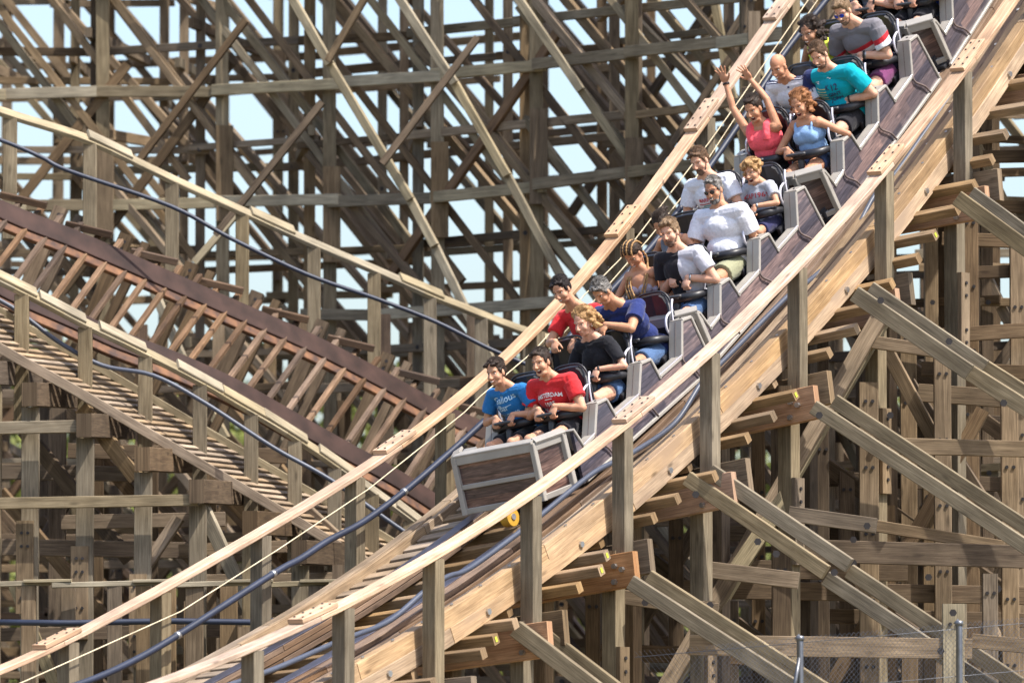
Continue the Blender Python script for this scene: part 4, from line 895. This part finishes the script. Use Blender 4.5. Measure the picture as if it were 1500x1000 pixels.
    m2.polygons.foreach_set('use_smooth', [True] * len(m2.polygons)); m2.materials.clear(); m2.materials.append(SK[p['skin']])
    body = bpy.data.objects.new('person', m2); link(body); tag(body, p['label'], 'person', 'riders on the roller coaster train')
    body.matrix_world = fr.mat @ Matrix.Translation(Vector(hip))
    hb = BVHTree.FromPolygons([Vector(c) for c in co], [tuple(f.vertices) for f in m.polygons])
    def child(name, G, mat, voxel=None, sm=3, noise_=0, nsc=30, dec=None, smooth=True, parent=None):
        if voxel:
            mm = evaluate(G.v, G.f, voxel, sm, dec)
            if noise_:
                nn = len(mm.vertices); cc = np.empty(nn * 3, 'f'); mm.vertices.foreach_get('co', cc); cc = cc.reshape(-1, 3); no = np.empty(nn * 3, 'f'); mm.vertices.foreach_get('normal', no); no = no.reshape(-1, 3)
                dd = np.array([noise.noise(Vector(c * nsc)) + .5 * noise.noise(Vector(c * nsc * 2.3)) for c in cc]); cc = cc + no * (dd * noise_)[:, None]; mm.vertices.foreach_set('co', cc.astype('f').ravel())
            mm.name = name; mm.materials.clear(); mm.materials.append(mat); mm.polygons.foreach_set('use_smooth', [True] * len(mm.polygons)); c = bpy.data.objects.new(name, mm); return link(c, parent or body)
        return mesh_obj(name, G.v, G.f, mat, parent or body, smooth=smooth)
    def onface(x, z, off=.001):
        a = hp(x, .2, z); d = -(HR @ np.array([0, 1, 0])); r = hb.ray_cast(Vector(a), Vector(d)); return (np.array(r[0]) - d * off, d) if r[0] else (hp(x, .08, z), d)
    # eyes, brows, mouth
    HMt = HM[p['hair'][1]]
    if not p.get('shades'):
        for sx in (-1, 1):
            c, d = onface(.031 * sx, .006, 0); g = Geo(); sq = .0032 if p.get('squint') else .0062; g.add(*ell(c, np.array((.0135, .006, sq)) * hs, HR)); e = child('eye', g, M['eyew'])
            g = Geo(); g.add(*ell(c + HR @ np.array([-.002 * 0, .003, 0]), np.array((.0062, .005, min(.0062, sq * 1.05))) * hs, HR)); child('iris', g, M['iris'], parent=e)
            g = Geo(); g.add(*tube_geo([onface(.031 * sx + dx, .006 + dz + sq * .9, .001)[0] for dx, dz in ((-.015, -.001), (-.007, .003), (.004, .0035), (.015, -.001))], .0014 * hs, 5)); child('eyelid', g, M['iris'] if female else HM['brown'])
    for sx in (-1, 1):
        g = Geo(); g.add(*tube_geo([onface(x_ * sx, z_, .0015)[0] for x_, z_ in ((.012, .030), (.026, .036), (.046, .029))], [.0018 * hs, .0023 * hs, .001 * hs] if not female else [.0012 * hs, .0014 * hs, .0008 * hs], 5)); child('eyebrow', g, HMt if p['hair'][1] != 'blond' else HM['brown'])
    if mo == 'open':
        c, d = onface(0, -.066, .002); g = Geo(); g.add(*ell(c - HR @ np.array([0, -.008, .004]), np.array((.0215, .010, .021)) * hs, HR)); mth = child('mouth', g, M['mouth'])
        g = Geo(); g.add(*ell(c + HR @ np.array([0, .0135, .0085]) * hs, np.array((.017, .006, .0052)) * hs, HR)); child('teeth', g, M['teeth'], parent=mth)
        g = Geo(); g.add(*tube_geo([c + HR @ np.array([.025 * cos(t) * hs, .006, (.024 * sin(t) - .002) * hs]) for t in np.linspace(0, 2 * pi, 14)], .0042 * hs, 5)); child('lips', g, M['lip'], parent=mth)
    else:
        cz = -.062; w_ = .026 if mo == 'smile' else .017
        pts_ = [onface(x_ * w_, cz + (abs(x_) ** 2) * (.008 if mo == 'smile' else 0), .0005)[0] for x_ in (-1, -.6, -.2, .2, .6, 1)]
        g = Geo(); g.add(*tube_geo(pts_, [.002, .0055, .0065, .0065, .0055, .002] if mo == 'smile' else [.002, .003, .004, .004, .003, .002], 6)); mth = child('lips', g, M['lip'])
        if mo == 'smile': g = Geo(); g.add(*tube_geo([q_ + HR @ np.array([0, .004, .0]) for q_ in pts_[1:-1]], .0042, 6)); child('teeth', g, M['teeth'], parent=mth)
    if p.get('shades'):
        g = Geo(); fr_ = child('sunglasses', Geo().add(*tube_geo([hp(-.066, .03, .012), hp(-.055, .088, .014), hp(-.01, .104, .014), hp(.01, .104, .014), hp(.055, .088, .014), hp(.066, .03, .012), hp(.074, -.01, .008)], .0028 * hs, 5)), M['lens'])
        for sx in (-1, 1): g = Geo(); g.add(*ell(hp(.031 * sx, .096, .004), np.array((.0245, .006, .019)) * hs, HR @ RZ(-.28 * sx))); child('lens', g, M[p['shades']], parent=fr_)
    # ---- hair
    style = p['hair'][0]; g = Geo(); hv = []
    if style != 'bald':
        g.add(*ell(hp(0, -.022, .048), np.array((.081, .092, .082)) * hs, HR)); g.add(*ell(hp(0, -.045, .005), np.array((.076, .065, .075)) * hs, HR))
        if style in ('short', 'quiff', 'curlytop', 'mess'):
            for _ in range(16 if style == 'short' else 26):
                a_ = R.uniform(-1, 1); b_ = R.uniform(-.8, 1); g.add(*ell(hp(a_ * .055, .02 + b_ * .05, .108 + (.012 if style != 'short' else 0) - abs(a_) * .02 - abs(b_) * .014), np.array((.020, .026, .015 + (.010 if style != 'short' else 0))) * hs, HR @ RZ(R.uniform(-.6, .6)) @ RX(R.uniform(.1, .9))))
            for sx in (-1, 1): g.add(*ell(hp(.068 * sx, .012, .014), np.array((.010, .020, .028)) * hs, HR))
        if style in ('mess', 'wavy', 'bob', 'curly'):
            nb = {'mess': 34, 'wavy': 60, 'bob': 60, 'curly': 95}[style]; dn = {'mess': .02, 'wavy': .10, 'bob': .10, 'curly': .16}[style]; bk = p.get('blow', .03)
            for _ in range(nb):
                th = R.uniform(.45 * pi, 1.55 * pi) if style != 'mess' else R.uniform(0, 2 * pi); zz = R.uniform(-dn, .10); rr = .078 + R.uniform(0, .022) + (bk if zz < .03 else 0) * max(0, -cos(th)) * R.random()
                rr *= math.sqrt(max(.25, 1 - (max(zz - .02, 0) / .125) ** 2)); g.add(*ell(hp(sin(th) * rr * .95, cos(th) * rr * 1.1 - .015, zz + .02), np.array((.020, .040 if style in ('bob', 'wavy') else .026, .020)) * hs, HR @ RX(R.uniform(-.2, .8)) @ RZ(R.uniform(-.5, .5))))
        if style == 'bun':
            g.add(*ell(hp(0, -.10, .09), np.array((.035, .035, .035)) * hs, HR))
            for _ in range(26): d = np.array([R.uniform(-.03, .03), -.11 - R.random() * .08, .08 + R.uniform(-.035, .035)]); g.add(*capsule(hp(0, -.09, .08), .012, hp(*d), .006, 6))
        if style == 'updo': g.add(*ell(hp(0, -.09, .04), np.array((.05, .045, .045)) * hs, HR)); g.add(*ell(hp(0, .02, .105), np.array((.055, .06, .022)) * hs, HR))
        hobj = child('hair', g, HMt, .0062, 1, noise_=.0045 if style in ('wavy', 'curly', 'mess', 'bob', 'curlytop') else .0035, nsc=55, dec=.6)
        strands = Geo(); ns = {'short': 420, 'quiff': 420, 'mess': 420, 'wavy': 480, 'bob': 480, 'curly': 520, 'bun': 260, 'updo': 260, 'braids': 0, 'curlytop': 90}.get(style, 260); lg = {'short': .022, 'quiff': .034, 'mess': .045, 'wavy': .075, 'bob': .07, 'curly': .09, 'bun': .045, 'updo': .045, 'curlytop': .03}.get(style, .03)
        for _ in range(ns):
            th = R.uniform(0, 2 * pi); ph = R.uniform(.0, 1.25 if style in ('short', 'quiff', 'updo', 'bun', 'mess') else 1.9); dirn = np.array([sin(ph) * sin(th), sin(ph) * cos(th), cos(ph)])
            if dirn[1] > .45 and dirn[2] < .62: continue
            p0 = np.array([0, -.022, .048]) + dirn * [.084, .096, .088]; bk_ = np.array([R.uniform(-.25, .25), -1, R.uniform(-.2, .1)]) if style != 'quiff' else np.array([R.uniform(-.3, .3), -.6, .5]); fl = nrm(bk_ - dirn * (bk_ @ dirn) + 1e-4) + dirn * R.uniform(.05, .28); cu = [p0 - dirn * .006, p0 + fl * lg * .5 + R.uniform(-.006, .006), p0 + fl * lg + np.array([0, -.3 * lg, -.25 * lg])]
            strands.add(*tube_geo([hp(*c_) for c_ in cu], [.0020, .0016, .0006], 3, False))
        if strands.v: child('hair_strands', strands, HMt, parent=hobj)
        if style == 'braids':
            HB = HM['blond']; bl = HM['dbrown']
            for j in range(7):
                xx = -.060 + .02 * j; path = [hp(xx * (1 - .1 * abs(t - .5)), y_, z_ - (xx / .08) ** 2 * .045) for t, y_, z_ in ((0, .072, .085), (.2, .045, .118), (.5, -.02, .136), (.8, -.085, .10), (1, -.108, .03))]
                pp_ = crom(path, 7); rr = [.0095 + .003 * sin(i * 2.1) for i in range(len(pp_))]; gg = Geo(); gg.add(*tube_geo(pp_, rr, 6)); child('braid', gg, HB if j % 2 == 0 else bl, parent=hobj)
            for sx, offs in ((-1, (0, .03)), (1, (0, .03, .055))):
                for o_ in offs:
                    path = [hp(.07 * sx, -.05, -.03), hp(.085 * sx, .0, -.11), tp(sx * (.13 - o_), .10, .40), tp(sx * (.10 - o_ * 1.2), .16, .28), tp(sx * (.10 - o_ * 1.5), .17, .12 + o_)]
                    pp_ = crom(path, 8); gg = Geo(); gg.add(*tube_geo(pp_, [.0085 + .0025 * sin(i * 1.9) for i in range(len(pp_))], 6)); child('braid', gg, HB, parent=hobj)
    if p.get('beard'):
        bk2 = 1.0 if p['beard'] != 'stub' else .97; g = Geo(); g.add(*ell(hp(0, .040, -.088), np.array((.051, .046, .036)) * hs * bk2, HR)); g.add(*ell(hp(0, .062, -.100), np.array((.028, .026, .026)) * hs * bk2, HR))
        for sx in (-1, 1): g.add(*capsule(hp(.060 * sx, .012, -.02), .011 * hs * bk2, hp(.046 * sx, .035, -.075), .015 * hs, 8))
        g.add(*tube_geo([hp(-.026, .084, -.058), hp(0, .097, -.047), hp(.026, .084, -.058)], [.006, .008, .006], 6)); child('beard', g, HM[p['beard']], .006, 1, noise_=.003, nsc=70, dec=.5)
    if p.get('earring'):
        for sx in (-1, 1): g = Geo(); g.add(*ell(hp(.078 * sx, 0, -.045), np.array((.006,) * 3), HR)); child('earring', g, M['watch'])
    # ---- shirt
    T_ = p['top']; g = Geo(); inf = T_.get('inf', .014); kind = T_['kind']; tm = T_['mat']; lo = T_.get('lo', 0)
    if kind != 'bikini':
        g.add(*ell(tp(0, -.01, .03 + lo), (.172 * w * S + inf, .122 * w * S + inf, .11 * S), RT)); g.add(*ell(tp(0, 0, .17), ((.135 if not female else .12) * w * S + inf * 1.4, .10 * w * S + inf * 1.4, .14 * S), RT)); g.add(*ell(tp(0, 0, .32), ((.165 if not female else .152) * w * S + inf, .11 * w * S + inf, .15 * k), RT))
        if p.get('belly'): g.add(*ell(tp(0, .05, .14), (.14 * w + inf, .12 * w + inf, .13 + inf), RT))
        if female:
            for sx in (-1, 1): g.add(*ell(tp(.055 * sx, .072, .315), (.080 + inf * .6, .055 + inf * .6, .072 + inf * .7), RT))
        if kind in ('tee', 'polo'):
            g.add(*capsule(tp(-sw_ * .8, -.005, .438), .060 * S * w + inf * .8, tp(sw_ * .8, -.005, .438), .060 * S * w + inf * .8))
            g.add(*capsule(tp(0, -.012, .43), .095 * S, tp(0, .0, .485 if kind == 'tee' else .495), .074 * S, 16, True))
            for sx in (-1, 1):
                g.add(*capsule(tp(.10 * sx, -.01, .452), .050 * S, tp(.055 * sx, -.012, .475), .045 * S)); sh, el, wr, ar = grips[sx]; ln = T_.get('sleeve', .62)
                g.add(*capsule(sh - (el - sh) * .02, .058 * ar + inf * .6, sh + (el - sh) * .3, .056 * ar + inf, 14)); g.add(*capsule(sh + (el - sh) * .1, .056 * ar + inf, sh + (el - sh) * ln, .054 * ar + inf * 1.25, 16, True))
        else:
            for sx in (-1, 1):
                pp_ = [tp(.085 * sx, .10, .36), tp(.095 * sx, .075, .42), tp(.095 * sx, .02, .49), tp(.095 * sx, -.05, .48), tp(.08 * sx, -.09, .38)]; 
                g.add(*tube_geo(crom(pp_, 3), T_.get('strap', .022), 8))
        sh_o = child('t_shirt' if kind == 'tee' else ('polo_shirt' if kind == 'polo' else 'tank_top'), g, tm, .0075, 2, noise_=.0075, nsc=11, dec=.5)
    else:
        for sx in (-1, 1):
            g.add(*ell(tp(.058 * sx, .075, .31), (.078, .055, .058), RT)); g.add(*tube_geo([tp(.09 * sx, .13, .34), tp(.10 * sx, .07, .43), tp(.09 * sx, -.0, .49), tp(.08 * sx, -.08, .44)], .008, 6))
        g.add(*capsule(tp(-.14, .03, .27), .03, tp(.14, .03, .27), .03)); sh_o = child('bikini_top', g, tm, .006, 2, dec=.6)
        if p.get('vest'):
            g = Geo(); 
    if kind == 'polo':
        g2 = Geo(); nb_ = tp(0, -.005, .485)
        g2.add(*tube_geo([nb_ + RT @ np.array([.075 * sin(t), .070 * cos(t) + .006, -.012 - .025 * max(cos(t), 0)]) for t in np.linspace(.25, 2 * pi - .25, 18)], .013, 7)); child('collar', g2, tm, parent=sh_o)
    sb_m = sh_o.data; cs = [Vector(v.co) for v in sb_m.vertices]; sb = BVHTree.FromPolygons(cs, [tuple(f.vertices) for f in sb_m.polygons]) if sb_m.polygons else None
    def project(V, Fc, cx, cz, mat, name='lettering', sc=1.0, arc=0.0, tilt=0.0):
        out_ = []; keep = {}; a_o = RT @ np.array([0, 1, 0])
        for i, v in enumerate(V):
            x = -v[0] * sc; z = v[1] * sc; z += -arc * x * x; x, z = x * cos(tilt) - z * sin(tilt), x * sin(tilt) + z * cos(tilt)
            a = tp(0, 0, 0) + RT @ np.array([x + cx, .5, cz * k + z * S + .088]); r = sb.ray_cast(Vector(a), Vector(-a_o))
            if r[0]: keep[i] = len(out_); out_.append(np.array(r[0]) + a_o * .004)
        F2 = [tuple(keep[i] for i in f) for f in Fc if all(i in keep for i in f)]
        if F2: mesh_obj(name, out_, F2, mat, sh_o)
    for pr in p.get('prints', []):
        if pr[0] == 'text': _, s_, size, cx, cz, mt, arc, tilt = pr; V, Fc = text_pts(s_, size, .0012); project(V, Fc, cx, cz, M[mt], 'lettering', 1, arc, tilt)
        elif pr[0] == 'quad': _, x0, z0, x1, z1, mt, tilt = pr; V, Fc = quadgrid(x0, z0, x1, z1); V[:, 0] *= -1; project(V, Fc, 0, 0, M[mt], 'printed_stripe', 1, 0, tilt)
    # ribbons over the shoulders
    for (sx, offs, mt) in p.get('shoulder', []):
        for o_ in offs:
            sh, el, wr, ar = grips[sx]; g2 = Geo(); a0 = tp(sx * .07, o_, .50); pts_ = []
            for t in np.linspace(0, 1, 16):
                if t < .45: c = tp(sx * (.07 + t / .45 * (sw_ - .07)), o_, .6)
                else: c = sh + (el - sh) * ((t - .45) / .55 * .58) + RT @ np.array([sx * .02, o_, .2])
                r = sb.ray_cast(Vector(c), Vector(-(RT @ np.array([sx * (-.0 if t < .45 else -.0), 0, 1]))))
                if r[0]: pts_.append(np.array(r[0]) + RT @ np.array([sx * .001, 0, .002]))
            if len(pts_) > 3: g2.add(*tube_geo(pts_, .0055, 5)); child('sleeve_stripe', g2, M[mt], parent=sh_o)
    # ---- shorts
    Sh = p['legs']; g = Geo(); g.add(*ell(tp(0, -.01, .0), (.178 * w * S, .13 * w * S, .10 * S), RT))
    for sx in (-1, 1):
        h0, kk, an, lw = kn[sx]; ln = Sh.get('len', .72); g.add(*capsule(h0, .096 * lw, h0 + (kk - h0) * ln * .5, .090 * lw)); g.add(*capsule(h0 + (kk - h0) * .1, .098 * lw, h0 + (kk - h0) * ln, (.080 if ln > .5 else .09) * lw + Sh.get('loose', .006), 16, True))
    child('shorts', g, Sh['mat'], .0085, 2, noise_=.006, nsc=13, dec=.45)
    for sx in (-1, 1):
        h0, kk, an, lw = kn[sx]; g = Geo(); g.add(*ell(an + [0, .07, -.045], (.045, .125, .038))); child('shoe', g, M['shoe'])
    for sx, mt, f in p.get('bands', []):
        sh, el, wr, ar = grips[sx]; c = el + (wr - el) * f; d = nrm(wr - el); g = Geo(); g.add(*capsule(c - d * .009, .033 * ar + .004, c + d * .009, .031 * ar + .004, 14, True)); child('wristband' if mt != 'watch' else 'watch', g, M[mt])
    return body
C_ = {'blue': cloth('blue_cotton', (.02, .16, .42)), 'red': cloth('red_cotton', (.58, .025, .03)), 'navy': cloth('navy_cotton', (.018, .03, .13)), 'blackc': cloth('black_cotton', (.012, .012, .016)), 'whitec': cloth('white_cotton', (.72, .72, .78)), 'greyc': cloth('grey_cotton', (.40, .41, .46)),
      'coral': cloth('coral_cotton', (.95, .12, .15)), 'sky': cloth('light_blue_cotton', (.26, .42, .68)), 'lime': cloth('lime_cotton', (.66, .78, .08)), 'denim': cloth('blue_denim', (.07, .13, .26), scale=16), 'denimd': cloth('dark_denim', (.04, .065, .15), scale=16), 'khaki': cloth('khaki_cotton', (.27, .27, .17)),
      'blackn': cloth('black_nylon', (.015, .014, .018)), 'plum': cloth('plum_cotton', (.16, .04, .12)), 'lilac': cloth('lilac_cotton', (.42, .38, .48)), 'slate': cloth('slate_cotton', (.17, .19, .23)), 'royal': cloth('royal_blue_cotton', (.02, .06, .38)), 'navys': cloth('navy_shorts_cloth', (.03, .03, .09))}
turq = zones('turquoise_jersey_navy_sleeve', [(-1, (.0, .33, .42)), (.17, (.02, .03, .11))], axis=0)
block = zones('black_and_grey_block_tee', [(-1, (.50, .50, .56)), (-.05, (.014, .013, .018))], axis=0)
strp = zones('grey_red_white_navy_tee', [(-1, (.012, .012, .03)), (.29, (.72, .70, .72)), (.345, (.45, .02, .03)), (.395, (.17, .16, .18))], axis=2, slant=.22)
PEOPLE = [
 dict(seat=(0, 0, 1), head=(727, 546), seed=1, S=.93, build=.95, skin='olive', hair=('short', 'dbrown'), mouth='smile', yaw=14, top=dict(kind='tee', mat=C_['blue']), legs=dict(mat=C_['blackn'], len=.75), label='boy in blue lettered tee laughing in the very front row, left seat',
      prints=[('text', 'Gallous', .085, .0, .31, 'inkbl', 0, -.12), ('text', 'Bar', .085, .03, .235, 'inkbl', 0, -.12), ('text', 'SOUTH 89', .05, .0, .17, 'inkbl', 0, -.1), ('quad', -.10, .288, .09, .294, 'inkbl', -.12)]),
 dict(seat=(0, 0, -1), head=(793, 531), seed=2, S=.98, build=1.08, skin='olive', hair=('short', 'dbrown'), mouth='open', squint=1, yaw=16, top=dict(kind='tee', mat=C_['red'], inf=.017), legs=dict(mat=C_['blackn'], len=.7), knees=.15, label='boy in red tee lettered AMSTERDAM 1985, laughing in the front row',
      prints=[('text', 'AMSTERDAM', .050, 0, .285, 'white', 1.6, 0), ('quad', -.04, .258, .04, .264, 'white', 0), ('text', '1985', .060, 0, .195, 'white', 0, 0), ('text', 'ACADEMY', .055, 0, .125, 'white', -.8, 0)]),
 dict(seat=(0, 1, -1), head=(855, 473), seed=3, S=.98, f=1, skin='fair', hair=('bob', 'blond'), blow=.06, mouth='shut', squint=1, yaw=10, hl=-8, top=dict(kind='tee', mat=C_['blackc'], sleeve=.75), legs=dict(mat=C_['denim'], len=.45), earring=1, bands=[(-1, 'dark', .93)], label='woman with windblown blond hair in a black V neck top, alone in her row'),
 dict(seat=(0, 2, 1), head=(823, 425), seed=4, S=1.0, skin='olive', hair=('short', 'black'), mouth='smile', squint=1, yaw=16, hl=2, top=dict(kind='tee', mat=C_['red']), legs=dict(mat=C_['denimd']), hands={1: ('grip', 812, 508, .06), -1: ('grip', 835, 508, -.05)}, prints=[('quad', -.06, .16, .06, .30, 'inkp', 0), ('quad', -.03, .19, .03, .27, 'inkbl', 0)], label='young man with short black hair leaning forward in a red tee with violet print'),
 dict(seat=(0, 2, -1), head=(882, 428), seed=5, S=1.03, build=1.06, skin='tan', hair=('short', 'greyh'), mouth='smile', squint=1, yaw=6, hl=14, top=dict(kind='tee', mat=C_['navy'], inf=.018), legs=dict(mat=C_['denim'], len=.8), hands={-1: ('rest', 884, 484, -.02)}, pole={-1: (-1, -.2, -.3)}, label='man in navy blue tee leaning forward with one hand on the seat ahead'),
 dict(seat=(1, 0, 1), head=(928, 373), seed=6, S=.96, f=1, skin='tan', hair=('braids', 'dbrown'), mouth='smile', squint=1, yaw=12, hl=18, top=dict(kind='bikini', mat=C_['lilac']), legs=dict(mat=C_['denimd'], len=.55), hands={-1: ('rest', 973, 452, -.20)}, pole={-1: (-1, -.2, 0)}, label='woman with long blond braids and a lilac top, head bowed laughing'),
 dict(seat=(1, 0, -1), head=(982, 341), seed=7, S=1.03, build=1.06, skin='fair', hair=('quiff', 'sandy'), beard='stub', mouth='open', squint=1, yaw=18, top=dict(kind='tee', mat=block), legs=dict(mat=C_['denim'], len=.62), hands={1: ('fist', 985, 412, .05), -1: ('fist', 1003, 416, -.10)}, bands=[(-1, 'watch', .9)], label='bearded man laughing in a half black, half pale grey tee'),
 dict(seat=(1, 1, 1), head=(971, 330), seed=8, S=.95, f=1, skin='tan', hair=('bun', 'dbrown'), mouth='smile', squint=1, yaw=14, hl=8, top=dict(kind='tank', mat=C_['slate']), legs=dict(mat=C_['denimd'], len=.5), label='woman with a messy bun mostly hidden behind the bearded laughing man'),
 dict(seat=(1, 1, -1), head=(1046, 279), seed=9, S=1.05, build=1.15, belly=1, skin='tan', hair=('short', 'greyh'), beard='greyh', shades='lens', mouth='smile', yaw=20, top=dict(kind='polo', mat=C_['whitec'], inf=.02, sleeve=.7), legs=dict(mat=C_['khaki'], len=.82, loose=.014), knees=.14, hands={-1: ('grip', 1060, 352, -.02)}, bands=[(-1, 'watch', .88), (-1, 'dark', .62)], label='bearded man in white polo shirt and dark sunglasses, khaki shorts'),
 dict(seat=(1, 2, 1), head=(1025, 236), seed=10, S=1.04, build=1.06, skin='fair', hair=('short', 'brown'), beard='stub', mouth='open', squint=1, yaw=14, hl=-6, top=dict(kind='tee', mat=C_['whitec'], inf=.018), legs=dict(mat=C_['navys']), prints=[('quad', -.11, .235, .10, .243, 'inkr', 0), ('quad', -.10, .215, .05, .225, 'inkc', 0), ('quad', -.11, .190, .09, .204, 'inkc', 0), ('text', 'MARINA', .045, 0, .25, 'inkr', 0, 0)], label='man in white printed tee behind the one with the polo shirt, mouth open'),
 dict(seat=(1, 2, -1), head=(1102, 252), seed=11, S=.84, build=.85, hs=.94, skin='olive', hair=('mess', 'blond'), mouth='open', squint=1, yaw=16, top=dict(kind='tee', mat=C_['greyc']), legs=dict(mat=C_['navys'], len=.8), bands=[(-1, 'watch', .88)], prints=[('text', 'CAP1969', .075, .0, .235, 'inkr', 1.2, 0)], label='small screaming boy with windblown fair hair in a grey lettered tee'),
 dict(seat=(2, 0, 1), head=(1104, 160), seed=12, S=1.0, f=1, build=1.05, skin='tan', hair=('updo', 'dbrown'), mouth='open', squint=1, yaw=16, hl=-12, top=dict(kind='tank', mat=C_['coral'], strap=.045, inf=.02), legs=dict(mat=C_['blackn'], len=.5), hands={1: ('up', 1063, 121, .38), -1: ('up', 1097, 112, .06)}, pole={1: (1, .2, -.5), -1: (-1, .1, -.2)}, bands=[(1, 'dark', .95)], label='woman in coral red top screaming with both arms raised'),
 dict(seat=(2, 0, -1), head=(1172, 154), seed=13, S=.98, f=1, skin='tan', hair=('wavy', 'ginger'), blow=.05, mouth='open', squint=1, yaw=14, hl=-14, top=dict(kind='tank', mat=C_['sky'], strap=.012), legs=dict(mat=C_['denimd'], len=.35), hands={-1: ('rest', 1222, 234, -.20)}, pole={-1: (-1, -.2, 0)}, label='screaming woman with wavy ginger hair in a light blue strappy top'),
 dict(seat=(2, 1, 1), head=(1141, 99), seed=14, S=1.03, build=1.04, skin='tan', hair=('bald', 'stub'), mouth='smile', yaw=12, hl=-8, top=dict(kind='tee', mat=C_['whitec'], inf=.018), legs=dict(mat=C_['navys']), shoulder=[(-1, (-.03, -.005, .02), 'inkb'), (1, (-.03, -.005, .02), 'inkb')], prints=[('quad', -.045, .345, -.025, .36, 'inkb', 0)], label='bald smiling man in a white sports tee with dark shoulder stripes'),
 dict(seat=(2, 1, -1), head=(1200, 81), seed=15, S=1.05, build=1.12, belly=1, skin='fair', hair=('short', 'brown'), beard='stub', mouth='smile', squint=1, yaw=16, hl=-2, top=dict(kind='tee', mat=turq, inf=.018, sleeve=.7), legs=dict(mat=C_['blackn'], len=.75), hands={-1: ('grip', 1236, 156, -.10)}, bands=[(-1, 'dark', .88)],
      prints=[('text', '12', .080, .075 * -1, .27, 'inkb', 0, 0), ('text', 'GENT', .05, -.06, .215, 'inkb', 0, 0), ('text', 'JORN', .05, -.06, .165, 'inkb', 0, 0), ('text', 'K', .06, -.005, .285, 'inkb', 0, 0)] + [('quad', .02, .29 - .028 * i, .14, .298 - .028 * i, 'inky', 0) for i in range(5)] + [('quad', -.12, .11 - .02 * i, -.05, .118 - .02 * i, 'inky', 0) for i in range(2)] + [('text', '~', .07, -.03, .355, 'white', 0, .3), ('quad', .09, .345, .13, .352, 'white', 0), ('quad', .09, .333, .12, .339, 'white', 0)], label='smiling man in turquoise sports tee with one navy sleeve and number 12'),
 dict(seat=(2, 2, 1), head=(1186, 48), seed=16, S=.97, f=1, skin='dark', hair=('curly', 'dbrown'), blow=.09, mouth='smile', yaw=14, top=dict(kind='tank', mat=C_['lime'], strap=.03), legs=dict(mat=C_['denimd']), earring=1, label='smiling woman with long dark curly hair in a lime yellow top'),
 dict(seat=(2, 2, -1), head=(1235, 17), seed=17, S=1.05, build=1.1, skin='fair', hair=('quiff', 'sandy'), beard='stub', shades='lensb', mouth='shut', yaw=16, hl=-4, top=dict(kind='tee', mat=strp, inf=.018, sleeve=.75), legs=dict(mat=C_['plum'], len=.75), knees=.15, hands={-1: ('grip', 1256, 90, -.05)}, bands=[(-1, 'dark', .86), (-1, 'watch', .8)], label='man in blue mirrored sunglasses and a grey tee with red, white and navy bands'),
 dict(seat=(3, 0, 1), head=(1272, -38), seed=18, S=1.04, build=1.08, skin='fair', hair=('short', 'brown'), mouth='shut', top=dict(kind='tee', mat=C_['slate']), legs=dict(mat=C_['blackn']), bands=[(-1, 'dark', .9)], label='rider in slate grey tee at the top edge, head cut off by the frame'),
 dict(seat=(3, 0, -1), head=(1338, -45), seed=19, S=1.0, skin='fair', hair=('short', 'brown'), mouth='shut', top=dict(kind='tee', mat=C_['royal']), legs=dict(mat=C_['blackn'], len=.8), label='rider in royal blue tee and black shorts at the top edge, head out of frame'),
]
for p in PEOPLE: make_person(p)
bpy.data.scenes.remove(TS)
